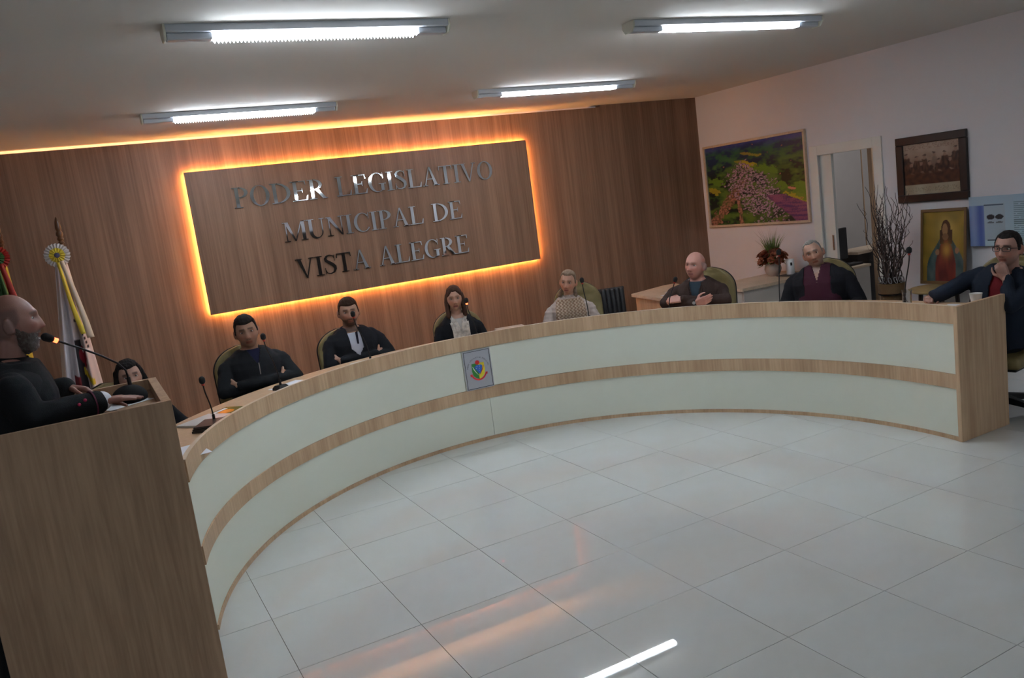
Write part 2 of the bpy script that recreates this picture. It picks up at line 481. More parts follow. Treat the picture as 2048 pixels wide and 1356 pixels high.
# ------------------------------------------------------------------ sign board
SY = YB - 0.055     # front face of the board
SX0, SX1, SZ0, SZ1 = 0.497, 4.205, 1.275, 2.640
sign = empty('sign_board', ((SX0 + SX1) / 2, YB - 0.028, SZ0), 0, 'wide backlit wooden sign with mirror letters and an orange halo on the wood wall', 'sign')
def sgn(o): o.location = (-(SX0 + SX1) / 2, -(YB - 0.028), -SZ0); return o
sgn(MB().box(SX0, SX1, SY, SY + 0.02, SZ0, SZ1).build('board', M_clad, sign, bevel=0.0015))
sgn(MB().box(SX0 + 0.12, SX1 - 0.12, SY + 0.02, YB, SZ0 + 0.12, SZ1 - 0.12).build('spacer', M_darkwood, sign))
g = 0.013; gy0, gy1 = SY + 0.026, SY + 0.036
for (a, b, c, d) in ((SX0 + g, SX1 - g, SZ0 + g, SZ0 + g + 0.01), (SX0 + g, SX1 - g, SZ1 - g - 0.01, SZ1 - g),
                     (SX0 + g, SX0 + g + 0.01, SZ0 + g + 0.012, SZ1 - g - 0.012), (SX1 - g - 0.01, SX1 - g, SZ0 + g + 0.012, SZ1 - g - 0.012)):
    sgn(MB().box(a, b, gy0, gy1, c, d).build('led_strip', M_led, sign))

# letters drawn stroke by stroke (cap height 1)
def rect(x0, y0, x1, y1): return [(x0, y0), (x1, y0), (x1, y1), (x0, y1)]
def band(cx, cy, ro, ri, a0, a1, n=22, icx=None):
    icx = cx if icx is None else icx
    A = [math.radians(a0 + (a1 - a0) * k / n) for k in range(n + 1)]
    return [[(cx + ro[0] * math.cos(A[k]), cy + ro[1] * math.sin(A[k])), (cx + ro[0] * math.cos(A[k + 1]), cy + ro[1] * math.sin(A[k + 1])),
             (icx + ri[0] * math.cos(A[k + 1]), cy + ri[1] * math.sin(A[k + 1])), (icx + ri[0] * math.cos(A[k]), cy + ri[1] * math.sin(A[k]))] for k in range(n)]
def sstroke():
    C = [(0.44, 0.80), (0.40, 0.93), (0.28, 0.985), (0.16, 0.94), (0.10, 0.82), (0.13, 0.70), (0.24, 0.60), (0.35, 0.49), (0.43, 0.37), (0.44, 0.22), (0.38, 0.08), (0.25, 0.015), (0.12, 0.06), (0.06, 0.24)]
    W = [0.02, 0.03, 0.05, 0.08, 0.11, 0.13, 0.14, 0.14, 0.13, 0.11, 0.08, 0.05, 0.03, 0.02]
    out = []; P = []
    for i, (x, y) in enumerate(C):
        a = C[max(0, i - 1)]; b = C[min(len(C) - 1, i + 1)]
        dx, dy = b[0] - a[0], b[1] - a[1]; l = math.hypot(dx, dy)
        nx, ny = -dy / l * W[i] / 2, dx / l * W[i] / 2
        P.append(((x + nx, y + ny), (x - nx, y - ny)))
    for i in range(len(P) - 1): out.append([P[i][0], P[i + 1][0], P[i + 1][1], P[i][1]])
    out.append(rect(0.435, 0.66, 0.46, 0.97)); out.append(rect(0.045, 0.03, 0.07, 0.34))
    return out
sf = 0.035
def ser(x, y, w): return rect(x - w / 2, y, x + w / 2, y + sf)
ST = rect(0.10, 0, 0.225, 1); SB = ser(0.165, 0, 0.29); STP = ser(0.165, 1 - sf, 0.29)
GL = {
 'I': (0.33, [ST, SB, STP]),
 'L': (0.62, [ST, SB, STP, rect(0.1, 0, 0.56, 0.045), [(0.50, 0), (0.57, 0), (0.60, 0.27), (0.575, 0.27)]]),
 'E': (0.62, [ST, SB, STP, rect(0.1, 0, 0.56, 0.045), [(0.50, 0), (0.57, 0), (0.60, 0.25), (0.575, 0.25)], rect(0.1, 0.955, 0.56, 1), [(0.50, 1), (0.56, 1), (0.57, 0.78), (0.545, 0.78)],
       rect(0.22, 0.49, 0.42, 0.535), rect(0.40, 0.40, 0.425, 0.63)]),
 'P': (0.58, [ST, SB, STP] + band(0.22, 0.735, (0.33, 0.265), (0.20, 0.225), -90, 90)),
 'R': (0.68, [ST, SB, STP, [(0.26, 0.49), (0.40, 0.49), (0.66, 0), (0.52, 0)], rect(0.52, 0, 0.70, sf)] + band(0.22, 0.735, (0.33, 0.265), (0.20, 0.225), -90, 90)),
 'D': (0.74, [ST, SB, STP] + band(0.22, 0.5, (0.50, 0.5), (0.365, 0.455), -90, 90, 28)),
 'O': (0.74, band(0.37, 0.5, (0.34, 0.515), (0.215, 0.475), 0, 360, 44)),
 'C': (0.68, band(0.38, 0.5, (0.34, 0.515), (0.235, 0.475), 38, 325, 36, 0.40) + [rect(0.62, 0.66, 0.645, 1.0)]),
 'G': (0.74, band(0.38, 0.5, (0.34, 0.515), (0.235, 0.475), 38, 300, 36, 0.40) + [rect(0.62, 0.68, 0.645, 1.0), rect(0.53, 0.06, 0.65, 0.42), rect(0.44, 0.40, 0.73, 0.435)]),
 'S': (0.52, sstroke()),
 'A': (0.72, [[(0.33, 1.02), (0.37, 1.02), (0.14, 0), (0.09, 0)], [(0.33, 1.02), (0.39, 1.02), (0.65, 0), (0.51, 0)], rect(0.18, 0.34, 0.52, 0.38), ser(0.12, 0, 0.22), ser(0.59, 0, 0.26)]),
 'V': (0.72, [[(0.06, 1), (0.20, 1), (0.40, -0.02), (0.34, -0.02)], [(0.58, 1), (0.63, 1), (0.39, -0.02), (0.35, -0.02)], ser(0.13, 1 - sf, 0.26), ser(0.61, 1 - sf, 0.2)]),
 'T': (0.62, [rect(0.245, 0, 0.37, 1), ser(0.308, 0, 0.28), rect(0.03, 0.955, 0.585, 1), [(0.03, 1), (0.07, 1), (0.045, 0.77), (0.02, 0.77)], [(0.545, 1), (0.585, 1), (0.595, 0.77), (0.57, 0.77)]]),
 'M': (0.90, [rect(0.12, 0, 0.16, 1), rect(0.72, 0, 0.845, 1), [(0.10, 1), (0.24, 1), (0.47, 0), (0.42, 0)], [(0.72, 1), (0.76, 1), (0.47, 0), (0.43, 0)], ser(0.14, 0, 0.22), ser(0.785, 0, 0.26), rect(0.03, 1 - sf, 0.24, 1), rect(0.72, 1 - sf, 0.90, 1)]),
 'U': (0.74, [rect(0.10, 0.33, 0.225, 1), STP, rect(0.585, 0.33, 0.625, 1), ser(0.605, 1 - sf, 0.2)] + band(0.3625, 0.34, (0.2625, 0.36), (0.1775, 0.30), 180, 360, 22, 0.405)),
 'N': (0.74, [rect(0.12, 0, 0.16, 1), rect(0.60, 0, 0.64, 1), [(0.06, 1), (0.22, 1), (0.64, 0), (0.58, 0)], ser(0.14, 0, 0.22), rect(0.03, 1 - sf, 0.2, 1), ser(0.62, 1 - sf, 0.22)]),
}
def letters(text, x0, x1, z0, h):
    adv = [GL[c][0] if c != ' ' else 0.36 for c in text]
    k = (x1 - x0) / (sum(adv) - 0.1)
    x = x0 - 0.05 * k
    for c, a in zip(text, adv):
        if c != ' ':
            m = MB()
            for n, poly in enumerate(GL[c][1]):
                m.prism([(px_ * k, pz * h) for px_, pz in poly], -0.014 - 0.0001 * (n % 3), 0.0, 'y')
            o = m.build('letter', M_steel, sign)
            o.location = (x - (SX0 + SX1) / 2, SY - (YB - 0.028) - 0.003, z0 - SZ0)
        x += a * k
letters('PODER LEGISLATIVO', 0.905, 3.715, 2.255, 0.195)
letters('MUNICIPAL DE', 1.322, 3.275, 1.868, 0.192)
letters('VISTA ALEGRE', 1.395, 3.30, 1.488, 0.195)

# ------------------------------------------------------------------ curved council desk
CX, CY, RX, RY = 2.0633, -1.6409, 2.3669, 2.4526
A0, A1 = math.radians(-8.7), math.radians(167.6)
def ring(th, off): return (CX + (RX + off) * math.cos(th), CY + (RY + off) * math.sin(th))
desk = empty('curved_council_desk', (CX, CY + RY, 0), 0, 'long curved oak and cream council desk sweeping across the room', 'desk')
def dk(o): o.location = (-CX, -(CY + RY), 0); return o
def arc(name, o0, o1, z0, z1, m, a0=A0, a1=A1, n=160, bev=0.0, outer=None):
    n = max(4, int(n * (a1 - a0) / (A1 - A0)))
    vs = []; fs = []
    for k in range(n + 1):
        th = a0 + (a1 - a0) * k / n
        oo = o1 if outer is None else outer(th)
        (xi, yi), (xo, yo) = ring(th, o0), ring(th, oo)
        if xo > 4.0: yo = max(yo, -2.009)
        if xi > 4.0: yi = max(yi, -2.009)
        vs += [(xi, yi, z0), (xi, yi, z1), (xo, yo, z1), (xo, yo, z0)]
    for k in range(n):
        a = 4 * k; b = a + 4
        fs += [(a, b, b + 1, a + 1), (a + 1, b + 1, b + 2, a + 2), (a + 2, b + 2, b + 3, a + 3), (a + 3, b + 3, b, a)]
    fs += [(0, 1, 2, 3), (4 * n + 3, 4 * n + 2, 4 * n + 1, 4 * n)]
    mb = MB(); mb.v = vs; mb.f = fs
    o = mb.build(name, m, desk, smooth=True)
    return dk(o)
SU = 1.547; SL = 1.463   # seams of the upper and lower cream panels
arc('rim_band', 0.0, 0.022, 0.797, 0.914, M_oak)
arc('rim_highlight_edge', -0.001, 0.023, 0.914, 0.916, M_lightwood)  # pale cap stands in for the highlight along the rim top
for a, b in ((A0, SU - 0.0007), (SU + 0.0007, A1)): arc('cream_panel', 0.008, 0.034, 0.457, 0.801, M_cream, a, b)
arc('middle_band', 0.0, 0.034, 0.357, 0.456, M_oak)
for a, b in ((A0, SL - 0.0007), (SL + 0.0007, A1)): arc('cream_panel', 0.008, 0.034, 0.028, 0.356, M_cream, a, b)
arc('base_strip', 0.0, 0.034, 0.0, 0.027, M_oak)
arc('worktop', 0.024, 0.5, 0.812, 0.835, M_top, outer=lambda th: 0.507 + 0.03 * max(0.0, math.sin(th)))
x, y = 4.398, -2.011
MB().box(x - 0.004, 4.906, y - 0.03, y - 0.001, 0, 0.916).build('end_panel', M_oak, desk, bevel=0.002).location = (-CX, -(CY + RY), 0)
for th in (0.35, 0.85, 1.35, 1.85, 2.35, 2.85):
    p0, p1 = ring(th, 0.04), ring(th, 0.40); t = Vector((p1[0] - p0[0], p1[1] - p0[1], 0)).normalized(); nn = Vector((-t.y, t.x, 0)) * 0.009
    mb = MB(); mb.prism([(p0[0] - nn.x, p0[1] - nn.y), (p1[0] - nn.x, p1[1] - nn.y), (p1[0] + nn.x, p1[1] + nn.y), (p0[0] + nn.x, p0[1] + nn.y)], 0.0, 0.811)
    dk(mb.build('support_panel', M_oak, desk))

# crest plate on the front of the desk
ca = 1.4935
cxp, cyp = ring(ca, -0.004)
tn = Vector((-(RX) * math.sin(ca), RY * math.cos(ca), 0)).normalized() * -1   # to the right as seen from inside
crest = empty('crest_plate', (cxp, cyp - 0.004, 0.455), math.atan2(tn.y, tn.x), 'grey plaque with a green, yellow and blue shield crest on the cream desk front', 'plaque')
CW, CH = 0.246, 0.335
def cr_(pts, y, name, m, th=0.0008):
    return MB().prism(pts, y - th, y, 'y').build(name, m, crest)
c_grey = mat('plaque_grey', (0.40, 0.40, 0.44), 0.45); c_blk = mat('plaque_black', (0.02, 0.02, 0.02), 0.5)
c_g = mat('crest_green', (0.03, 0.22, 0.03), 0.5); c_y = mat('crest_yellow', (0.72, 0.60, 0.02), 0.5); c_b = mat('crest_blue', (0.03, 0.12, 0.50), 0.5)
c_r = mat('crest_red', (0.60, 0.02, 0.02), 0.5); c_w = mat('crest_white', (0.75, 0.75, 0.75), 0.5)
cr_(rect(-CW / 2, 0, CW / 2, CH), 0, 'plate', c_grey, 0.004)
fb = MB(); e = 0.008; w_ = 0.004
for r_ in (rect(-CW / 2 + e, e, CW / 2 - e, e + w_), rect(-CW / 2 + e, CH - e - w_, CW / 2 - e, CH - e), rect(-CW / 2 + e, e, -CW / 2 + e + w_, CH - e), rect(CW / 2 - e - w_, e, CW / 2 - e, CH - e)):
    fb.prism(r_, -0.0052, -0.004, 'y')
fb.build('border_line', c_blk, crest)
def shield_half(s):
    pts = [(0, 0.215), (s * 0.02, 0.222), (s * 0.055, 0.222)]
    pts += [(s * 0.058, 0.16), (s * 0.050, 0.120), (s * 0.028, 0.098), (0, 0.085)]
    return pts
cr_(shield_half(-1), -0.004, 'shield_half', c_g, 0.0012); cr_(shield_half(1), -0.004, 'shield_half', c_y, 0.0012)
cr_([(-0.012, 0.205), (0.03, 0.205), (0.037, 0.192), (0.030, 0.16), (0.008, 0.125), (-0.012, 0.155), (-0.034, 0.185), (-0.028, 0.198)], -0.0054, 'blue_field', c_b)
for (sx_, sz_) in ((-0.010, 0.192), (0.014, 0.192), (-0.018, 0.178), (0.010, 0.175), (0.006, 0.158)):
    cr_([(sx_ + (0.0042 if k % 2 == 0 else 0.0018) * math.sin(k * PI / 5), sz_ + (0.0042 if k % 2 == 0 else 0.0018) * math.cos(k * PI / 5)) for k in range(10)], -0.0064, 'star', c_w)
def swoosh(s, m):
    o = []; i_ = []
    for k in range(13):
        t = k / 12; x_ = s * (0.050 - 0.050 * t ** 1.6); z_ = 0.198 - 0.085 * t
        o.append((x_, z_)); i_.append((x_ - s * 0.006 * math.sin(PI * min(1, t + .1)) - s * 0.0015, z_))
    cr_(o + i_[::-1], -0.0065, 'swoosh', m)
swoosh(-1, c_w); swoosh(1, c_r)
gear = []
for k in range(24):
    a = k * PI / 12; rr = 0.021 if k % 2 else 0.017
    gear.append((-0.004 + rr * math.cos(a), 0.228 + rr * math.sin(a)))
cr_(gear, -0.0072, 'red_emblem', c_r)
rb = MB()
for q_ in band(0.0, 0.165, (0.078, 0.092), (0.066, 0.078), 205, 335, 20): rb.prism(q_, -0.0056, -0.0042, 'y')
rb.prism([(-0.078, 0.135), (-0.058, 0.135), (-0.060, 0.118), (-0.075, 0.115)], -0.0062, -0.0042, 'y').prism([(0.078, 0.135), (0.058, 0.135), (0.060, 0.118), (0.075, 0.115)], -0.0062, -0.0042, 'y')
rb.build('red_ribbon', c_r, crest)
txt = MB()
word = 'PODER LEGISLATIVO MUNICIPAL'
for k, ch in enumerate(word):
    if ch == ' ': continue
    a = math.radians(172 - 164 * k / (len(word) - 1))
    me = text_mesh(ch, 0.0165)
    Mx = Matrix.Translation((0.094 * math.cos(a), -0.0046, 0.175 + 0.094 * math.sin(a))) @ Matrix.Rotation(-(a - PI / 2), 4, 'Y') @ Matrix.Rotation(PI / 2, 4, 'X')
    txt.add([v.co for v in me.vertices], [tuple(p.vertices) for p in me.polygons], Mx)
    bpy.data.meshes.remove(me)
txt.build('arched_lettering', c_blk, crest)

# ------------------------------------------------------------------ podium on its step
step = tag(MB().box(-1.9, -0.34, -2.0, -1.14, 0, 0.13).build('podium_step', M_grey_cab, bevel=0.004), 'low grey step under the podium and the speaker', 'step')
PZ = 0.131
pod = empty('podium', (-0.675, -1.57, PZ), 0, 'tall oak speaking podium at left with a recessed tray top', 'podium')
def pd(o): o.location = (0.675, 1.57, -PZ); return o
pd(MB().box(-1.045, -0.308, -1.935, -1.910, PZ, 1.360).build('side_panel', M_pod, pod, bevel=0.002))
pd(MB().box(-1.045, -0.308, -1.215, -1.190, PZ, 1.360).build('side_panel', M_pod, pod, bevel=0.002))
pd(MB().box(-0.345, -0.309, -1.909, -1.216, PZ, 1.360).build('front_panel', M_pod, pod, bevel=0.002))
pd(MB().box(-0.70, -0.346, -1.909, -1.216, 1.290, 1.312).build('tray', M_pod, pod))
pd(MB().box(-0.70, -0.346, -1.909, -1.216, 0.75, 0.77).build('shelf', M_pod, pod))

# ------------------------------------------------------------------ desks, counter and office behind
def table_slab(name, loc, label, cat): return empty(name, loc, 0, label, cat)
sd = empty('side_desk', (5.2, 2.2, 0), 0, 'pale wooden side desk standing in front of the wood wall, behind the bald man', 'desk')
def at0(o, r): o.location = (-r.location.x, -r.location.y, -r.location.z); return o
poly = [(4.985, 2.36), (4.82, 1.42), (5.30, 1.30), (5.75, 2.50), (5.575, 2.52)]
at0(MB().prism(poly, 0.715, 0.75).build('tabletop', M_lightwood, sd, bevel=0.003), sd)
at0(MB().prism([(5.0, 2.30), (4.86, 1.46), (4.885, 1.455), (5.025, 2.295)], 0, 0.714).build('side_panel', M_oak, sd), sd)
at0(MB().prism([(4.93, 1.50), (5.30, 1.39), (5.305, 1.41), (4.94, 1.52)], 0.1, 0.714).build('modesty_panel', M_oak, sd), sd)
ct = empty('counter', (6.2, 1.45, 0), 0, 'low pale counter running under the aerial photo to the right wall', 'counter')
at0(MB().box(5.56, XR - 0.003, 1.16, 1.80, 0.715, 0.75).build('worktop', M_lightwood, ct, bevel=0.003), ct)
at0(MB().box(5.60, XR - 0.02, 1.19, 1.21, 0.0, 0.714).build('front_panel', M_grey_cab, ct), ct)
at0(MB().box(5.60, 5.62, 1.215, 1.78, 0.0, 0.714).build('side_panel', M_grey_cab, ct), ct)
at0(MB().box(6.70, 6.73, 1.215, 1.78, 0.0, 0.714).build('side_panel', M_grey_cab, ct), ct)
tag(MB().box(4.97, 5.09, 1.62, 1.80, 0.751, 0.754).add([(5.0, 1.65, 0.754), (5.08, 1.65, 0.754), (5.06, 1.76, 0.79), (5.0, 1.76, 0.78)], [(0, 1, 2, 3), (0, 3, 2, 1)]).build('paper', M_paper), 'crumpled white paper lying on the pale side desk', 'paper')

# office furniture seen through the doorway
od = empty('office_desk', (7.15, 1.25, 0), 0, 'pale office desk with a side panel seen through the doorway', 'desk')
at0(MB().box(6.94, 7.36, 1.01, 1.75, 0.725, 0.75).build('tabletop', M_lightwood, od, bevel=0.002), od)
at0(MB().box(6.95, 7.345, 1.02, 1.04, 0, 0.724).build('front_panel', M_grey_cab, od), od)
at0(MB().box(7.325, 7.345, 1.045, 1.74, 0, 0.724).build('side_panel', M_grey_cab, od), od)
mo = empty('computer_monitor', (7.24, 1.34, 0.751), math.radians(8), 'black computer monitor seen from behind through the doorway', 'monitor')
MB().box(-0.12, 0.14, -0.025, 0.02, 0.06, 0.42).build('screen_housing', M_black, mo, bevel=0.008)
MB().box(-0.03, 0.03, -0.01, 0.05, 0, 0.12).box(-0.10, 0.10, -0.06, 0.08, 0, 0.012).build('stand', M_black, mo, bevel=0.004)
tag(MB().box(7.05, 7.33, 1.09, 1.22, 0.751, 0.775).build('keyboard', M_black, bevel=0.004), 'black keyboard on the office desk beyond the doorway', 'keyboard')
och = empty('office_chair', (7.30, 1.95, 0), 0, 'black high-backed office chair behind the monitor in the next room', 'chair')
MB().loft([(0, 0, 0.55, 0.2, 0.035), (0, 0, 0.8, 0.24, 0.045), (0, 0, 1.1, 0.22, 0.045), (0, 0, 1.24, 0.14, 0.035), (0, 0, 1.27, 0.05, 0.02)]).build('backrest', M_blackleather, och, smooth=True)
MB().box(-0.24, 0.24, 0.03, 0.5, 0.42, 0.50).build('seat', M_blackleather, och, bevel=0.03)
MB().tube([(0, 0.25, 0.06), (0, 0.25, 0.42)], 0.03).box(-0.28, 0.28, 0.22, 0.28, 0.0, 0.06).box(-0.03, 0.03, -0.03, 0.53, 0.0, 0.06).build('base', M_black, och)
cb = empty('wardrobe', (8.6, 2.72, 0), 0, 'tall pale wardrobe with brown edging in the office beyond the doorway', 'wardrobe')
at0(MB().box(7.6, 9.7, 2.42, 3.02, 0.0, 2.4).build('body', M_grey_cab, cb), cb)
for k in range(3):
    at0(MB().box(7.62 + 0.69 * k, 8.29 + 0.69 * k, 2.395, 2.415, 0.05, 2.37).build('door', M_grey_cab, cb), cb)
    at0(MB().box(8.295 + 0.69 * k, 8.31 + 0.69 * k, 2.39, 2.418, 0.05, 2.37).build('edging', M_oak, cb), cb)
lt = empty('low_shelf', (7.75, 1.5, 0), 0, 'low side table with pale top and dark underside in the office', 'table')
at0(MB().box(7.50, 8.35, 1.30, 1.70, 0.83, 0.86).build('tabletop', M_lightwood, lt), lt)
at0(MB().box(7.54, 8.30, 1.34, 1.66, 0.0, 0.829).build('body', M_darkwood, lt), lt)
tag(MB().box(7.76, 7.79, 1.24, 1.30 - 0.002, 0, 2.045).build('trim_2', M_oak), kind='structure')

# ------------------------------------------------------------------ pictures
def painted(name, parent, y0, y1, z0, z1, x, fn, nu, nv):
    """flat print on the right wall: u runs from left to right as seen (y decreasing), v upward"""
    vs = []; fs = []; cs = []
    for j in range(nv + 1):
        for i in range(nu + 1):
            u = i / nu; v = j / nv
            vs.append((x, y0 + (y1 - y0) * u, z0 + (z1 - z0) * v)); cs.append(fn(u, v))
    for j in range(nv):
        for i in range(nu):
            a = j * (nu + 1) + i
            fs.append((a, a + nu + 1, a + nu + 2, a + 1))
    me = bpy.data.meshes.new(name); me.from_pydata(vs, [], fs)
    at = me.color_attributes.new('Col', 'FLOAT_COLOR', 'POINT')
    at.data.foreach_set('color', [t for c in cs for t in (c[0], c[1], c[2], 1.0)])
    me.materials.append(M_print); me.update()
    return link(name, me, parent)
def nz(x, y, z=0.0): return noise.noise(Vector((x, y, z)))
def frame_boxes(y0, y1, z0, z1, x0, x1, w):
    return MB().box(x0, x1, y1, y0, z1 - w, z1).box(x0, x1, y1, y0, z0, z0 + w).box(x0, x1, y0 - w, y0, z0 + w, z1 - w).box(x0, x1, y1, y1 + w, z0 + w, z1 - w)

def aerial(u, v):
    wu, wv = u + 0.02 * nz(u * 12, v * 12, 20), v + 0.02 * nz(u * 12, v * 12, 30)
    n1 = nz(wu * 8, wv * 14, 1); n2 = nz(u * 28, v * 40, 2); n3 = nz(u * 85, v * 95, 3); n4 = nz(u * 45, v * 55, 7)
    c = lerp3((0.008, 0.035, 0.012), (0.10, 0.17, 0.025), 0.42 + n1 * 1.3 + n2 * 0.5)
    if n1 + 0.6 * n2 < -0.22: c = (0.010, 0.014, 0.012)
    c = lerp3(c, lerp3((0.02, 0.035, 0.10), (0.025, 0.11, 0.06), 0.5 + n1 * 1.6 + n2), 0.85 * sst(0.58, 0.90, v))
    c = lerp3(c, (0.06, 0.06, 0.30), 0.75 * sst(0.90, 1.0, v + 0.05 * n1))
    for (a, b, ru, rv, k) in ((0.47, 0.715, 0.10, 0.038, 1), (0.40, 0.76, 0.09, 0.02, .6), (0.50, 0.84, 0.11, 0.018, .6), (0.10, 0.56, 0.08, 0.05, .45), (0.07, 0.44, 0.06, 0.035, .8), (0.93, 0.27, 0.14, 0.05, 1), (0.97, 0.34, 0.10, 0.10, .5), (0.62, 0.64, 0.12, 0.05, .2), (0.78, 0.42, 0.05, 0.05, .4)):
        d = ((wu - a) / ru) ** 2 + ((wv - b + 0.3 * (u - a)) / rv) ** 2
        if d < 1 + 1.2 * n2: c = lerp3(c, (0.42, 0.34, 0.02), 0.9 * k) if k > .5 else lerp3(c, (0.12, 0.22, 0.02), 0.9)
    d = ((wu - 0.86) / 0.035) ** 2 + ((wv - 0.385) / 0.018) ** 2
    if d < 1: c = (0.55, 0.20, 0.13)
    # town: loose scatter of houses, with roads running down to both sides
    ax = 0.40 + 0.42 * max(0.0, 0.62 - wv)
    wdt = 0.05 + 0.20 * sst(0.80, 0.52, v) - 0.07 * sst(0.35, 0.10, v)
    dens = sst(1.35, 0.45, abs(wu - ax) / max(0.03, wdt)) * sst(0.84, 0.70, v) * (0.9 if v > 0.12 else 0.5)
    armL = sst(0.10, 0.03, abs((wu - 0.42) + (0.56 - wv) * 0.72)) * sst(0.60, 0.50, v)
    armC = sst(0.030, 0.012, abs(wu - 0.345 + 0.06 * wv)) * sst(0.46, 0.42, v)
    if max(armL * 0.85, armC) > 0.45 + 0.7 * n2: c = lerp3(lerp3((0.13, 0.07, 0.04), (0.42, 0.18, 0.12), 0.5 + 2.0 * n4), (0.05, 0.09, 0.02), 0.35 if n1 > 0.1 else 0.0)
    if dens > 0.15 and n4 > -0.16 and dens > 0.50 + 1.2 * n2 + 0.5 * n3:
        c = lerp3((0.16, 0.08, 0.11), (0.46, 0.31, 0.39), 0.5 + 2.0 * n3 + 0.8 * n4)
        if n3 + 0.5 * n4 < -0.2: c = (0.03, 0.03, 0.04)
    k = (wu - 0.60) - (0.34 - wv) * 1.15
    if u > 0.55 and abs(k - 0.05) < 0.06 + 0.35 * max(0, u - 0.62) and v < 0.33: c = lerp3((0.26, 0.08, 0.15), (0.10, 0.03, 0.12), 0.5 + 1.8 * nz(u * 9, v * 40, 6) + n3)
    return c
pic = empty('aerial_photograph', (XR - 0.02, 2.11, 1.30), 0, 'large framed aerial colour photograph of a town among green fields', 'picture')
at0(frame_boxes(2.945, 1.275, 1.305, 2.335, XR - 0.035, XR - 0.002, 0.028).build('frame', M_lightwood, pic, bevel=0.003), pic)
at0(MB().box(XR - 0.012, XR - 0.004, 1.30, 2.92, 1.33, 2.31).build('backing', M_darkwood, pic), pic)
at0(painted('print', pic, 2.918, 1.302, 1.332, 2.308, XR - 0.016, aerial, 200, 130), pic)

PEOPLE_U = [(0.07, .70, .10), (0.22, .62, .09), (0.37, .63, .09), (0.53, .66, .08), (0.68, .60, .09), (0.80, .70, .08), (0.93, .72, .10)]
FIG = [(0.05, .72, .075, 1), (0.24, .64, .06, 1), (0.38, .66, .055, 1), (0.56, .70, .05, 0), (0.74, .69, .07, 1), (0.93, .78, .07, 1), (0.14, .50, .06, 2), (0.32, .52, .06, 2), (0.47, .50, .065, 2), (0.63, .53, .06, 2), (0.83, .55, .06, 2)]
def sepia(u, v):
    if v < 0.19:
        base = lerp3((0.36, 0.33, 0.24), (0.28, 0.25, 0.18), 0.5 + nz(u * 5, v * 5))
        if 0.05 < v < 0.14 and nz(u * 70, v * 50, 1) > 0.22: base = (0.20, 0.18, 0.13)
        return base
    vv = (v - 0.19) / 0.81
    uu = u + 0.012 * nz(u * 30, v * 30, 2); vw = vv + 0.02 * nz(u * 24, v * 24, 3)
    c = lerp3((0.13, 0.08, 0.05), (0.36, 0.28, 0.22), sst(0.30, 0.85, vw) * (0.55 + 0.45 * gs(uu - 0.55, 0.35)) + 0.35 * nz(u * 6, v * 6))
    if vv > 0.86 and nz(u * 34, v * 60, 4) > 0.12: c = lerp3(c, (0.16, 0.08, 0.05), 0.5)
    for (a, h, w, k) in FIG:
        dz = vw - h
        wd = w * (0.75 + 0.5 * sst(0.0, -0.25, dz))
        t = sst(1.12, 0.85, abs(uu - a) / wd) * sst(-0.03, -0.07, dz)
        c = lerp3(c, lerp3((0.020, 0.010, 0.008), (0.085, 0.038, 0.024), 0.45 + 1.2 * nz(u * 26, v * 10, a)), t * (0.35 if k == 0 else 0.96))
        c = lerp3(c, (0.24, 0.15, 0.11), 0.8 * sst(1.2, 0.7, math.hypot((uu - a) / 0.028, (dz + 0.01) / 0.052)))
        c = lerp3(c, (0.05, 0.03, 0.022), 0.85 * sst(1.2, 0.7, math.hypot((uu - a) / 0.036, (dz - 0.045) / 0.018)))
        if k == 2: c = lerp3(c, (0.30, 0.22, 0.17), 0.75 * sst(1.2, 0.6, math.hypot((uu - a - 0.02) / 0.04, (dz + 0.22 + 0.5 * (uu - a)) / 0.022)))
    return lerp3(c, lerp3((0.030, 0.012, 0.008), (0.075, 0.028, 0.014), 0.5 + nz(u * 12, v * 12, 9)), 0.92 * sst(0.36, 0.24, vw))
pic = empty('group_photograph', (XR - 0.02, -0.22, 1.45), 0, 'old sepia group photograph in a wide dark frame', 'picture')
at0(frame_boxes(0.143, -0.592, 1.443, 2.075, XR - 0.035, XR - 0.002, 0.075).build('frame', M_darkwood, pic, bevel=0.006), pic)
at0(MB().box(XR - 0.012, XR - 0.004, -0.53, 0.09, 1.50, 2.02).build('backing', M_darkwood, pic), pic)
at0(painted('print', pic, 0.069, -0.518, 1.517, 2.001, XR - 0.016, sepia, 110, 90), pic)

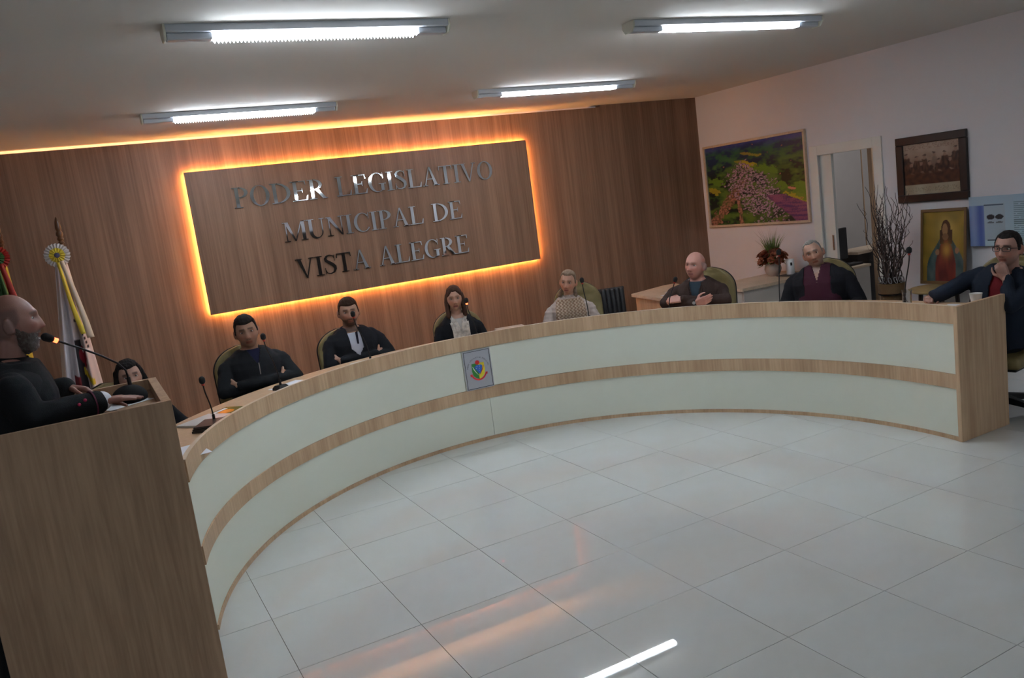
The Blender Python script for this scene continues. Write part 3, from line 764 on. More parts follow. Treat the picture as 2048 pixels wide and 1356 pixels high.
def icon_painting(u, v):
    c = lerp3((0.17, 0.12, 0.02), (0.34, 0.21, 0.03), 0.5 + 0.9 * nz(u * 4, v * 5) + 0.35 * (v - 0.5))
    halo = gs(math.hypot(u - 0.56, (v - 0.74) * 1.3), 0.16); c = lerp3(c, (0.55, 0.38, 0.10), halo * 0.8)
    w = 0.40 * sst(0.80, 0.20, v) + 0.05
    d = abs(u - 0.56)
    if v < 0.66 and d < w:
        c = lerp3((0.20, 0.03, 0.02), (0.09, 0.015, 0.015), 0.5 + nz(u * 12, v * 5))
        if d > w * 0.55: c = lerp3((0.03, 0.07, 0.07), (0.09, 0.13, 0.13), 0.5 + 1.2 * nz(u * 9, v * 6, 3))
    if ((u - 0.56) / 0.115) ** 2 + ((v - 0.74) / 0.14) ** 2 < 1: c = (0.075, 0.030, 0.012)
    if 0.54 < v < 0.74 and abs(abs(u - 0.565) - 0.10) < 0.05: c = (0.06, 0.025, 0.012)
    if ((u - 0.54) / 0.065) ** 2 + ((v - 0.735) / 0.095) ** 2 < 1: c = (0.30, 0.16, 0.07)
    if ((u - 0.55) / 0.075) ** 2 + ((v - 0.64) / 0.05) ** 2 < 1: c = (0.20, 0.10, 0.05)
    g_ = gs(math.hypot((u - 0.58), (v - 0.45)), 0.07); c = lerp3(c, (0.52, 0.28, 0.05), g_)
    for (a, b) in ((0.36, 0.42), (0.83, 0.44)):
        if ((u - a) / 0.05) ** 2 + ((v - b) / 0.045) ** 2 < 1: c = (0.32, 0.16, 0.09)
    return c
# painting stands on the small round table and leans on the wall
rt = empty('round_table', (6.50, -0.42, 0), 0, 'small round wooden table against the right wall under the religious painting', 'table')
MB().lathe([(0.0, 0.625), (0.24, 0.625), (0.25, 0.635), (0.25, 0.65), (0.24, 0.655), (0.0, 0.655)], 40).build('tabletop', mat('honey_wood', (0.36, 0.25, 0.10), 0.5, var=0.1), rt)
for k in range(4):
    a = PI / 4 + k * PI / 2
    MB().tube([(0.15 * math.cos(a), 0.15 * math.sin(a), 0.624), (0.19 * math.cos(a), 0.19 * math.sin(a), 0.0)], [0.02, 0.014], 10).build('leg', M_darkwood, rt)
pg = empty('religious_painting', (6.66, -0.36, 0.657), 0, 'framed golden painting of a haloed robed figure standing on the round table', 'picture')
pgm = Matrix.Rotation(math.radians(5.0), 4, 'Y')
def lean(o): o.matrix_local = pgm; return o
W2 = 0.232; H2 = 0.715
f_ = MB()
for b in ((-W2, W2, H2 - 0.03, H2), (-W2, W2, 0, 0.03), (-W2, -W2 + 0.022, 0.03, H2 - 0.03), (W2 - 0.022, W2, 0.03, H2 - 0.03)): f_.box(-0.02, 0.0, b[0], b[1], b[2], b[3])
lean(f_.build('frame', mat('gilt_frame', (0.16, 0.085, 0.03), 0.4), pg, bevel=0.003))
lean(MB().box(-0.006, -0.001, -W2 + 0.015, W2 - 0.015, 0.015, H2 - 0.015).build('backing', M_darkwood, pg))
pp = painted('canvas', pg, W2 - 0.021, -W2 + 0.021, 0.029, H2 - 0.029, -0.009, icon_painting, 90, 120); lean(pp)

def banner_f(u, v):
    c = lerp3((0.40, 0.56, 0.62), (0.34, 0.45, 0.55), v)
    if u < 0.26 and v < 0.82: c = lerp3((0.07, 0.12, 0.36), (0.22, 0.30, 0.50), 0.5 + 0.5 * math.sin(u * 24))
    if 0.26 < u < 0.62 and 0.12 < v < 0.84: c = (0.36, 0.44, 0.50)
    if 0.26 < u < 0.60 and 0.81 < v < 0.83: c = (0.05, 0.08, 0.12)
    if 0.30 < u < 0.62 and 0.10 < v < 0.13: c = (0.03, 0.05, 0.07)
    for a in (0.37, 0.52):
        if ((u - a) / 0.07) ** 2 + ((v - 0.58) / 0.05) ** 2 < 1: c = (0.02, 0.02, 0.025)
        if ((u - a) / 0.06) ** 2 + ((v - 0.47) / 0.02) ** 2 < 1: c = (0.12, 0.13, 0.14)
    if u > 0.76 and v < 0.86 and (v * 26) % 1 < 0.38 and nz(u * 18, math.floor(v * 26)) > -0.35: c = (0.12, 0.18, 0.20)
    return c
bn = empty('wall_poster', (XR - 0.06, -0.87, 1.0), 0, 'pale blue printed poster on the right wall behind the man in glasses', 'poster')
at0(MB().box(XR - 0.050, XR - 0.046, -1.14, -0.605, 1.005, 1.455).build('sheet', M_paper, bn), bn)
at0(painted('print', bn, -0.605, -1.14, 1.005, 1.455, XR - 0.0505, banner_f, 90, 80), bn)

# ------------------------------------------------------------------ plants and small things on the counter
def vase_arrangement():
    r = empty('flower_arrangement', (6.40, 1.55, 0.751), 0, 'arrangement of dried orange flowers and green grass in a pale round vase', 'flowers')
    MB().lathe([(0.0, 0.0), (0.045, 0.0), (0.08, 0.035), (0.095, 0.08), (0.088, 0.12), (0.07, 0.145), (0.065, 0.14), (0.0, 0.13)], 28).build('vase', mat('pale_pottery', (0.42, 0.34, 0.29), 0.5), r, smooth=True)
    rnd = random.Random(3)
    mo_ = [mat('orange_petal', (0.29, 0.085, 0.04), 0.8, var=0.4, vscale=40), mat('rust_petal', (0.20, 0.05, 0.025), 0.8, var=0.3, vscale=40)]
    for k in range(56):
        a = rnd.uniform(0, 2 * PI); e = rnd.uniform(-0.45, 1.2); R_ = rnd.choice((0.10, 0.135, 0.15))
        c = Vector((R_ * math.cos(a) * math.cos(e), R_ * math.sin(a) * math.cos(e), 0.19 + 0.10 * math.sin(e)))
        n = (c - Vector((0, 0, 0.12))).normalized(); q = n.to_track_quat('Z', 'Y').to_matrix().to_4x4()
        m = MB()
        for ringi, (cnt, rad, tilt) in enumerate(((7, 0.050, 0.55), (6, 0.040, 0.95), (4, 0.026, 1.3))):
            for p in range(cnt):
                b = 2 * PI * p / cnt + ringi
                d = Vector((math.cos(b) * math.cos(tilt), math.sin(b) * math.cos(tilt), math.sin(tilt)))
                s = Vector((-math.sin(b), math.cos(b), 0)) * rad * 0.5
                m.add([(0, 0, 0), tuple(d * rad * 0.6 + s), tuple(d * rad * 1.05), tuple(d * rad * 0.6 - s)], [(0, 1, 2, 3)], Matrix.Translation(c) @ q)
        m.build('flower', mo_[k % 3 == 0], r)
    gm = mat('fresh_grass', (0.10, 0.17, 0.03), 0.7, var=0.3, vscale=20); dg_ = mat('dry_grass', (0.16, 0.14, 0.10), 0.8)
    for name, cnt, h0, h1, spread, m_, w in (('grass_blade', 110, 0.20, 0.36, 0.45, gm, 0.006), ('dry_stalk', 34, 0.32, 0.46, 0.62, dg_, 0.0022)):
        for k in range(cnt):
            a = rnd.uniform(0, 2 * PI); sp = rnd.uniform(0.05, spread); h = rnd.uniform(h0, h1)
            mb = MB(); P = []
            for t in (0, 0.35, 0.7, 1.0):
                P.append(Vector((math.cos(a) * (0.03 + sp * h * t * t), math.sin(a) * (0.03 + sp * h * t * t), 0.14 + h * t * (1 - 0.18 * sp * t))))
            s = Vector((-math.sin(a + 0.6), math.cos(a + 0.6), 0))
            vs = []
            for i, p_ in enumerate(P):
                ww = w * (1, 0.9, 0.6, 0.08)[i]; vs += [tuple(p_ + s * ww), tuple(p_ - s * ww)]
            mb.add(vs, [(0, 1, 3, 2), (2, 3, 5, 4), (4, 5, 7, 6)])
            mb.build(name, m_, r)
    for k in range(22):
        a = rnd.uniform(0, 2 * PI); L_ = rnd.uniform(0.07, 0.12); z = rnd.uniform(0.13, 0.22)
        d = Vector((math.cos(a), math.sin(a), rnd.uniform(-0.5, 0.4))).normalized(); s = Vector((-math.sin(a), math.cos(a), 0)) * 0.014
        o = Vector((math.cos(a) * 0.10, math.sin(a) * 0.10, z))
        MB().add([tuple(o), tuple(o + d * L_ * 0.5 + s), tuple(o + d * L_), tuple(o + d * L_ * 0.5 - s)], [(0, 1, 2, 3)]).build('leaf', gm, r)
vase_arrangement()
th = empty('white_canister', (6.50, 1.385, 0.758), 0, 'white cylindrical canister with a small dark mark beside the flower vase', 'canister')
MB().lathe([(0, 0), (0.044, 0), (0.046, 0.004), (0.046, 0.165), (0.042, 0.172), (0, 0.172)], 28).build('body', mat('white_glaze', (0.70, 0.72, 0.74), 0.35), th, smooth=True)
MB().add([(0.046 * 1.012 * math.cos(a), 0.046 * 1.012 * math.sin(a), z) for a in (-2.35, -2.2, -2.05, -1.9) for z in (0.10, 0.135)], [(0, 2, 3, 1), (2, 4, 5, 3), (4, 6, 7, 5)]).build('printed_mark', M_black, th)
tag(MB().box(6.36, 6.62, 1.27, 1.47, 0.751, 0.757).build('tray', M_black, bevel=0.002), 'thin black tray under the white canister on the counter', 'tray')

def twig_planter():
    r = empty('twig_planter', (6.42, 0.02, 0), 0, 'tall brown planter with dark curly twigs beside the doorway', 'plant')
    pm = mat('brown_planter', (0.13, 0.075, 0.03), 0.45, var=0.15, vscale=15)
    MB().lathe([(0, 0), (0.07, 0), (0.075, 0.01), (0.108, 0.60), (0.122, 0.605), (0.125, 0.70), (0.118, 0.705), (0.11, 0.70), (0.10, 0.66), (0, 0.66)], 32).build('pot', pm, r, smooth=True)
    MB().lathe([(0.11, 0.585), (0.127, 0.59), (0.127, 0.60), (0.11, 0.603)], 32).build('pot_ring', M_darkwood, r, smooth=True)
    MB().lathe([(0, 0.655), (0.09, 0.66), (0.105, 0.675), (0.08, 0.69), (0, 0.695)], 20).build('soil', mat('dark_moss', (0.02, 0.015, 0.01), 0.95, bump=0.6, bscale=80), r)
    bands_ = mat('pale_wire', (0.25, 0.24, 0.24), 0.5)
    for k in range(12):
        a = 2 * PI * k / 12
        MB().tube([(0.10 * math.cos(a) + 0.022 * math.cos(t), 0.10 * math.sin(a) + 0.022 * math.sin(t) * 0.5, 0.735 + 0.03 * math.sin(t)) for t in [2 * PI * i / 10 for i in range(11)]], 0.004, 5).build('wire_loop', bands_, r)
    tw = mat('dark_twig', (0.030, 0.018, 0.016), 0.7); tw2 = mat('pale_twig', (0.10, 0.07, 0.06), 0.7)
    rnd = random.Random(11)
    for k in range(46):
        a = rnd.uniform(0, 2 * PI); r0 = rnd.uniform(0, 0.07)
        x, y, z = r0 * math.cos(a), r0 * math.sin(a), 0.68
        H = rnd.uniform(0.35, 0.92) if k > 6 else rnd.uniform(0.9, 1.03)
        out = rnd.uniform(0.02, 0.22)
        pts = []; n = 16; ph = rnd.uniform(0, 6); ph2 = rnd.uniform(0, 6); am = rnd.uniform(0.012, 0.03); fq = rnd.uniform(4, 8)
        for i in range(n + 1):
            t = i / n
            pts.append((x + math.cos(a) * out * t + am * math.sin(fq * t * 2 + ph) * (0.3 + t), y + math.sin(a) * out * t + am * math.sin(fq * t * 2.3 + ph2) * (0.3 + t), z + H * t))
        MB().tube(pts, [0.0055 * (1 - 0.8 * i / n) + 0.0008 for i in range(n + 1)], 5).build('twig', tw if k % 3 else tw2, r)
        for b in range(2):
            i = rnd.randrange(6, n - 2); p = Vector(pts[i]); aa = rnd.uniform(0, 6.28); L_ = rnd.uniform(0.08, 0.2)
            q = [tuple(p + Vector((math.cos(aa) * L_ * 0.5 * t + 0.012 * math.sin(9 * t + ph), math.sin(aa) * L_ * 0.5 * t + 0.012 * math.cos(8 * t), L_ * t))) for t in (0, .2, .4, .6, .8, 1)]
            MB().tube(q, [0.003, 0.0028, 0.0024, 0.002, 0.0015, 0.0008], 4).build('twig', tw, r)
twig_planter()

# ------------------------------------------------------------------ chairs
def exec_chair(name='executive_chair', leather=None, label=None):
    leather = leather or M_olive
    r = empty(name, (0, 0, 0), 0, label, 'chair')
    # local: sitter faces +Y
    def back(off, depth, m, nm, tuft):
        vs = []; fs = []; seg = 44; rows = 46
        for j in range(rows + 1):
            v = j / rows; z = 0.44 + 0.67 * v
            k = 1.0
            if v > 0.70: k = math.sqrt(max(0.0, 1 - ((v - 0.70) / 0.302) ** 2))
            if v < 0.12: k = 0.80 + 0.20 * math.sqrt(max(0, 1 - ((0.12 - v) / 0.12) ** 2))
            wx = (0.255 + 0.02 * math.sin(PI * v)) * (0.25 + 0.75 * k) * (1 if k > 0.02 else 0.5)
            wx = max(0.03, 0.238 * k)
            dd = depth * (0.45 + 0.55 * min(1, k * 1.6))
            gro = tuft * abs(math.sin(v * PI * 7.5)) ** 0.35
            yc = off - 0.10 * v - 0.03 * math.sin(v * PI)
            for i in range(seg):
                a = 2 * PI * i / seg; ca, sa = math.cos(a), math.sin(a)
                sx = math.copysign(abs(ca) ** 0.55, ca); sy = math.copysign(abs(sa) ** 0.75, sa)
                inner = gs(sx * wx, 0.12)
                yy = yc + dd * sy + (gro * inner if sa > 0.2 else 0) + (0.025 * (sx * sx))
                vs.append((wx * sx, yy, z))
        for j in range(rows):
            for i in range(seg):
                i2 = (i + 1) % seg
                fs.append((j * seg + i, j * seg + i2, (j + 1) * seg + i2, (j + 1) * seg + i))
        fs.append(tuple(range(seg - 1, -1, -1))); fs.append(tuple(range(rows * seg, rows * seg + seg)))
        mb = MB(); mb.v = vs; mb.f = fs
        return mb.build(nm, m, r, smooth=True)
    back(-0.215, 0.04, leather, 'backrest', 0.014)
    back(-0.262, 0.022, M_black, 'back_shell', 0)
    MB().box(-0.25, 0.25, -0.20, 0.27, 0.375, 0.465).build('seat', leather, r, smooth=True, bevel=0.035, seg=4)
    MB().box(-0.20, 0.20, -0.15, 0.2, 0.345, 0.38).box(-0.04, 0.04, -0.27, -0.12, 0.33, 0.47).build('seat_plate', M_black, r, bevel=0.01)
    for s in (-1, 1):
        ar_ = MB().tube([(s * 0.20, 0.05, 0.36), (s * 0.29, 0.07, 0.38), (s * 0.305, 0.10, 0.50), (s * 0.305, 0.07, 0.64), (s * 0.30, -0.05, 0.66), (s * 0.29, -0.18, 0.64), (s * 0.25, -0.22, 0.58)], 0.016, 10).build('armrest', M_black, r, smooth=True)
        MB().cap((s * 0.302, 0.10, 0.665), 0.025, (s * 0.298, -0.14, 0.665), 0.025).build('arm_pad', M_blackleather, ar_, smooth=True)
    MB().tube([(0, 0, 0.08), (0, 0, 0.22)], 0.032, 16).tube([(0, 0, 0.22), (0, 0, 0.35)], 0.02, 16).build('column', M_black, r, smooth=True)
    for k in range(5):
        a = 2 * PI * k / 5 + 0.3; c, s = math.cos(a), math.sin(a)
        mb = MB(); R_ = Matrix.Rotation(a, 4, 'Z')
        mb.add([(0.02, -0.03, 0.075), (0.02, 0.03, 0.075), (0.02, 0.03, 0.135), (0.02, -0.03, 0.135), (0.31, -0.018, 0.062), (0.31, 0.018, 0.062), (0.31, 0.018, 0.088), (0.31, -0.018, 0.088)],
               [(0, 1, 2, 3), (4, 7, 6, 5), (0, 4, 5, 1), (1, 5, 6, 2), (2, 6, 7, 3), (3, 7, 4, 0)], R_)
        bl_ = mb.build('base_leg', M_black, r, bevel=0.006)
        cs = MB()
        for q in (-0.016, 0.016):
            cs.tube([(0.30 * c - s * (q - 0.010), 0.30 * s + c * (q - 0.010), 0.029), (0.30 * c - s * (q + 0.010), 0.30 * s + c * (q + 0.010), 0.029)], 0.028, 14)
        cs.build('caster', M_black, bl_, smooth=True)
    return r
CH = []
proto = exec_chair()
def chair_at(x, y, face_deg, label, zs=1.0, shift=0.0, first=[True]):
    """face_deg: heading of the sitter in the xy plane"""
    o = proto if first[0] else copy_tree(proto); first[0] = False
    o.location = (x + 0.89 * shift, y - 0.45 * shift, 0); o.rotation_euler = (0, 0, math.radians(face_deg - 90))
    o.scale = (1, 1, zs)
    o['label'] = label; o['group'] = 'olive executive chairs round the council desk'
    return o

# low black chair standing empty behind the desk
bc = empty('black_chair', (4.30, 1.80, 0), math.radians(-112 - 90), 'empty low-backed black chair with ribbed leather between the blonde woman and the bald man', 'chair')
for k in range(9):
    x = -0.20 + 0.05 * k
    MB().cap((x, -0.22 - 0.0, 0.50), 0.029, (x, -0.265, 0.885), 0.029, 10).build('back_rib', M_blackleather, bc, smooth=True)
MB().box(-0.235, 0.235, -0.285, -0.262, 0.46, 0.915).build('back_shell', M_blackleather, bc, bevel=0.012)
MB().box(-0.235, 0.235, -0.22, 0.24, 0.40, 0.47).build('seat', M_blackleather, bc, bevel=0.03)
for sx in (-1, 1):
    for sy in (-1, 1): MB().tube([(sx * 0.19, sy * 0.18, 0.41), (sx * 0.215, sy * 0.215, 0.0)], 0.013, 8).build('leg', M_chrome, bc)

# ------------------------------------------------------------------ microphones
def microphone(base, tip, bend, lit, label, zb=0.836, cat_loc=None):
    bx, by = base; r = empty('gooseneck_microphone', (bx, by, zb), 0, label, 'microphone', 'gooseneck microphones')
    a = math.atan2(by - CY, bx - CX)
    M = Matrix.Rotation(a, 4, 'Z')
    MB().add([(x, y, z) for z, k in ((0.0, 1.0), (0.018, 0.96), (0.034, 0.70)) for x, y in ((-0.036 * k, -0.048 * k), (0.044 * k, -0.048 * k), (0.044 * k, 0.048 * k), (-0.036 * k, 0.048 * k))],
             [(3, 2, 1, 0), (8, 9, 10, 11), (0, 1, 5, 4), (1, 2, 6, 5), (2, 3, 7, 6), (3, 0, 4, 7), (4, 5, 9, 8), (5, 6, 10, 9), (6, 7, 11, 10), (7, 4, 8, 11)], M).build('base', M_black, r, bevel=0.004)
    P0 = Vector((0, 0, 0.03)); P3 = Vector((tip[0] - bx, tip[1] - by, tip[2] - zb))
    P1 = P0 + Vector((0, 0, P3.z * 0.5)); P2 = P3 + Vector(bend)
    pts = [tuple(P0 * (1 - t) ** 3 + P1 * 3 * t * (1 - t) ** 2 + P2 * 3 * t * t * (1 - t) + P3 * t ** 3) for t in [i / 14 for i in range(15)]]
    gn_ = MB().tube(pts, 0.0042, 8).build('gooseneck', M_black, r, smooth=True)
    MB().tube([(0, 0, 0.02), (0, 0, 0.07)], 0.009, 10).build('socket', M_black, r, smooth=True)
    d = (Vector(pts[-1]) - Vector(pts[-2])).normalized()
    MB().tube([tuple(P3 - d * 0.004), tuple(P3 + d * 0.016)], 0.0095, 14).build('light_ring', M_red if lit else M_reddim, gn_, smooth=True)
    MB().cap(tuple(P3 + d * 0.024), 0.0185, tuple(P3 + d * 0.036), 0.0185).build('foam_cover', M_foam, gn_, smooth=True)
    return r
microphone((0.028, -0.07), (-0.003, -0.134, 1.11), (0, 0, -0.08), False, 'gooseneck microphone at an unoccupied place nearest the podium')
microphone((0.60, 0.665), (0.503, 0.45, 1.238), (0.0, 0, -0.1), False, 'gooseneck microphone bent up beside the ear of the clean-shaven man')
microphone((1.365, 0.88), (1.280, 0.863, 1.235), (0.0, 0, -0.1), False, 'gooseneck microphone in front of the face of the bearded seated man')
microphone((2.34, 0.93), (2.292, 0.944, 1.165), (0.0, 0, -0.1), True, 'red-lit gooseneck microphone before the woman in a scarf')
microphone((3.285, 0.62), (3.261, 0.627, 1.190), (0.0, 0, -0.1), False, 'gooseneck microphone beside the woman in a knitted sweater')
microphone((3.825, 0.19), (3.872, 0.145, 1.108), (-0.02, 0.02, -0.08), False, 'gooseneck microphone left of the bald man with folded arms')
microphone((4.337, -0.573), (4.352, -0.586, 1.262), (0.0, 0, -0.1), False, 'gooseneck microphone in front of the orange flowers, left of the man in maroon')
microphone((4.558, -1.539), (4.584, -1.574, 1.232), (0.0, 0, -0.1), False, 'gooseneck microphone in front of the twig planter near the desk end')
# podium microphone: domed base, long neck reaching to the speaker
pm = empty('podium_microphone', (-0.44, -1.42, 1.312), 0, 'podium microphone with a domed black base and a glowing red ring at the speaker\'s chin', 'microphone')
MB().ell((0, 0, 0.012), (0.075, 0.12, 0.055), None, 28, 16).build('base', M_matte, pm, smooth=True)
MB().tube([(0.012, 0.02, 0.05), (0.010, 0.02, 0.10)], 0.009, 10).build('socket', M_black, pm, smooth=True)
pts = [(0.010, 0.02, 0.095), (0.006, 0.0, 0.135), (-0.02, -0.02, 0.175), (-0.08, -0.05, 0.225), (-0.15, -0.085, 0.275), (-0.228, -0.125, 0.326)]
gn_ = MB().tube(pts, 0.0045, 10).build('gooseneck', M_black, pm, smooth=True)
d = (Vector(pts[-1]) - Vector(pts[-2])).normalized(); P3 = Vector(pts[-1])
MB().tube([tuple(P3 - d * 0.004), tuple(P3 + d * 0.016)], 0.0100, 14).build('light_ring', M_red, gn_, smooth=True)
MB().cap(tuple(P3 + d * 0.026), 0.0165, tuple(P3 + d * 0.045), 0.0175).build('foam_cover', M_foam, gn_, smooth=True)
MB().ell((-0.048, -0.03, 0.042), (0.004, 0.004, 0.004)).build('status_light', M_red, pm)

# ------------------------------------------------------------------ papers and things on the desk
def sheet(name, x, y, z, w, h, rot, m, label, cat='paper', t=0.0012):
    o = MB().box(-w / 2, w / 2, -h / 2, h / 2, 0, t).build(name, m)
    o.location = (x, y, z); o.rotation_euler = (0, 0, rot); tag(o, label, cat); return o
def on_desk(deg, off): th_ = math.radians(deg); return ring(th_, off)
WZ = 0.8365
sheet('paper', -0.21, -0.62, WZ, 0.21, 0.30, 0.15, M_paper, 'white paper on the desk close beside the podium')
sheet('booklet', -0.01, 0.12, WZ, 0.20, 0.28, -0.9, mat('white_cover', (0.55, 0.58, 0.58), 0.3), 'white and dark booklet beside the nearest desk microphone', 'booklet', 0.012)
nbk = empty('notebook_stack', (-0.005, -0.14, WZ), -0.7, 'small stack of black notebooks at the nearest desk microphone', 'notebook')
for k_ in range(3): MB().box(-0.07, 0.07, -0.10, 0.10, 0.014 * k_, 0.014 * k_ + 0.012).build('notebook_cover', M_blackleather, nbk, bevel=0.002).rotation_euler = (0, 0, 0.12 * k_)
bk = empty('magazine', (0.135, 0.245, WZ), 0.75, 'glossy magazine with green and orange cover by the nearest desk microphone', 'magazine')
MB().box(-0.14, 0.14, -0.10, 0.10, 0, 0.006).build('pages', M_paper, bk)
MB().box(-0.14, 0.14, -0.10, 0.10, 0.006, 0.0068).build('cover', mat('green_cover', (0.14, 0.20, 0.03), 0.25), bk)
MB().prism([(0.06 * math.cos(a) + 0.01, 0.05 * math.sin(a)) for a in [2 * PI * k / 20 for k in range(20)]], 0.0068, 0.0074).build('orange_spot', mat('orange_print', (0.65, 0.24, 0.03), 0.25), bk)
MB().box(-0.10, 0.10, 0.055, 0.085, 0.0068, 0.0073).build('white_stripe', M_paper, bk)
x, y = on_desk(131.5, 0.17); sheet('folder', x, y, WZ, 0.035, 0.26, math.radians(131.5), M_blackleather, 'narrow dark folder lying against the desk rim', 'folder', 0.012)
sheet('paper', 0.70, 0.745, WZ, 0.21, 0.30, math.radians(-55), M_paper, 'white paper in front of the clean-shaven man in black')
x, y = on_desk(114.1, 0.30); sheet('pen', x, y, WZ, 0.012, 0.16, math.radians(116), M_black, 'thin black pen by the rim left of the bearded man', 'pen', 0.01)
sheet('paper', 1.355, 1.10, WZ, 0.18, 0.10, math.radians(15), M_paper, 'white paper under the arms of the bearded man')
sheet('notebook', 2.80, 1.20, WZ, 0.26, 0.18, math.radians(-15), mat('beige_cover', (0.38, 0.28, 0.21), 0.6), 'beige notebook lying between the two women', 'notebook', 0.012)
ob = [sheet('paper', -0.47, -1.50, 1.3125, 0.20, 0.14, 0.5, M_paper, 'white paper under the speaker\'s hand on the podium')]
sheet('smartphone', -0.58, -1.70, 1.3125, 0.16, 0.075, 0.1, M_black, 'dark phone on the podium by the speaker\'s cuff', 'phone', 0.009)
sheet('paper', 4.79, -1.75, WZ, 0.16, 0.14, 0.2, M_paper, 'white paper near the fist of the man in glasses')
cu_ = empty('white_cup', (4.84, -1.88, WZ), 0, 'small white cup at the right end of the desk', 'cup')
MB().lathe([(0, 0), (0.026, 0), (0.028, 0.004), (0.040, 0.085), (0.042, 0.088), (0.038, 0.088), (0.026, 0.008), (0, 0.006)], 24).build('body', mat('cup_white', (0.75, 0.75, 0.72), 0.3), cu_, smooth=True)
gl = empty('glass', (4.66, -1.48, WZ), 0, 'clear drinking glass beside the fist of the man in glasses', 'glass')
gm_ = mat('clear_glass', (0.9, 0.95, 0.95), 0.02); gm_.node_tree.nodes['Principled BSDF'].inputs['Transmission Weight'].default_value = 1.0
MB().lathe([(0, 0), (0.026, 0), (0.03, 0.005), (0.034, 0.13), (0.0325, 0.13), (0.028, 0.012), (0, 0.01)], 24).build('body', gm_, gl, smooth=True)

# ------------------------------------------------------------------ flags
def flag(px_, py_, zt, wl_, cols, ros, label, heart):
    r = empty('flag_on_pole', (px_, py_, 0), 0, label, 'flag')
    MB().tube([(0, 0, 0.03), (0, 0, zt - 0.25)], 0.014, 14).build('pole', M_bronze, r, smooth=True)
    MB().lathe([(0, zt - 0.25), (0.016, zt - 0.25), (0.017, zt - 0.23), (0.024, zt - 0.22), (0.017, zt - 0.205), (0.026, zt - 0.19), (0.018, zt - 0.17), (0.028, zt - 0.155), (0.026, zt - 0.135), (0.018, zt - 0.12), (0.024, zt - 0.10), (0.020, zt - 0.05), (0.008, zt - 0.01), (0, zt)], 20).build('finial', M_bronze, r, smooth=True)
    MB().lathe([(0, 0), (0.16, 0), (0.165, 0.015), (0.06, 0.03), (0.03, 0.06), (0, 0.06)], 28).build('stand', M_darkwood, r, smooth=True)
    # cloth: gathered under the rosette and falling in folds
    z1, z0 = zt - 0.34, 0.62
    nu, nv = 70, 110
    vs = []; fs = []; cs = []
    for side in (0, 1):
        for j in range(nv + 1):
            v = j / nv; z = z1 + (z0 - z1) * v
            xl = -0.075 - wl_[0] * v; xr = 0.005 + wl_[1] * (v ** 0.8)
            for i in range(nu + 1):
                u = i / nu
                x_ = xl + (xr - xl) * u
                fold = (0.014 + 0.030 * v) * math.sin(u * 19 + 1.3 * v + 0.6) + 0.012 * v * math.sin(u * 41 + 3)
                vs.append((x_ + 0.012 * v * math.sin(u * 19 + 2.2), -0.045 - 0.03 * v + fold + side * 0.006 + (0 if 0 < i < nu else -0.003 * (2 * side - 1)), z + 0.02 * math.sin(u * 7) * v))
                cs.append(cols(u, v))
    n1 = (nu + 1) * (nv + 1)
    for side in (0, 1):
        for j in range(nv):
            for i in range(nu):
                a = side * n1 + j * (nu + 1) + i
                q_ = (a, a + nu + 1, a + nu + 2, a + 1)
                fs.append(q_ if side else q_[::-1])
    me = bpy.data.meshes.new('cloth'); me.from_pydata(vs, [], fs)
    at_ = me.color_attributes.new('Col', 'FLOAT_COLOR', 'POINT'); at_.data.foreach_set('color', [t for c in cs for t in (c[0], c[1], c[2], 1.0)])
    me.polygons.foreach_set('use_smooth', [True] * len(me.polygons)); me.update()
    link('cloth', me, r, M_flag)
    # pleated rosette
    for nm, R0, R1, m_, yy, npl in (('rosette_ruffle', 0.030, 0.098, ros[0], -0.075, 22), ('rosette_middle', 0.010, 0.062, ros[1], -0.088, 14)):
        vs = []; fs = []; n = npl * 4
        for k in range(n):
            a = 2 * PI * k / n; w_ = math.sin(k * PI / 2)
            for q in range(4):
                rr = R0 + (R1 - R0) * q / 3 + (0.004 * w_ if q == 3 else 0)
                vs.append((-0.05 + rr * math.cos(a), yy + 0.006 * w_ * (0.4 + q / 3) - 0.012 * math.sin(PI * q / 3), zt - 0.32 + rr * math.sin(a)))
        for k in range(n):
            k2 = (k + 1) % n
            for q in range(3): fs.append((k * 4 + q, k * 4 + q + 1, k2 * 4 + q + 1, k2 * 4 + q))
        mb = MB(); mb.v = vs; mb.f = fs; mb.build(nm, m_, r, smooth=True)
    MB().ell((-0.05, -0.098, zt - 0.32), (0.022, 0.012, 0.022)).build('rosette_centre', ros[2], r, smooth=True)
    # two ribbon tails
    for nm, m_, pts, w_ in (('ribbon_tail', ros[3], [(-0.055, -0.095, zt - 0.38), (-0.040, -0.105, zt - 0.52), (-0.025, -0.115, zt - 0.70), (0.0, -0.13, zt - 0.88), (0.022, -0.135, zt - 1.0)], 0.020),
                            ('ribbon_tail', ros[4], [(-0.025, -0.098, zt - 0.37), (0.0, -0.11, zt - 0.52), (0.03, -0.118, zt - 0.72), (0.055, -0.132, zt - 0.90), (0.068, -0.138, zt - 1.04)], 0.026)):
        vs = []; fs = []
        n = 24
        for i in range(n + 1):
            t = i / n * (len(pts) - 1); k = min(int(t), len(pts) - 2); f = t - k
            p_ = Vector(pts[k]).lerp(Vector(pts[k + 1]), f); ww = w_ * (0.6 + 0.5 * i / n)
            for s_, yy in ((-1, 0), (0, -0.006), (1, 0)): vs.append((p_.x + s_ * ww, p_.y + yy, p_.z))
        for i in range(n):
            for q in range(2): a = 3 * i + q; fs.append((a, a + 3, a + 4, a + 1))
        mb = MB(); mb.v = vs; mb.f = fs; o = mb.build(nm, m_, r, smooth=True)
        so = o.modifiers.new('s', 'SOLIDIFY'); so.thickness = 0.0012
    return r
M_flag = col_mat('flag_cloth', 0.8, bump=0.1, bscale=200)
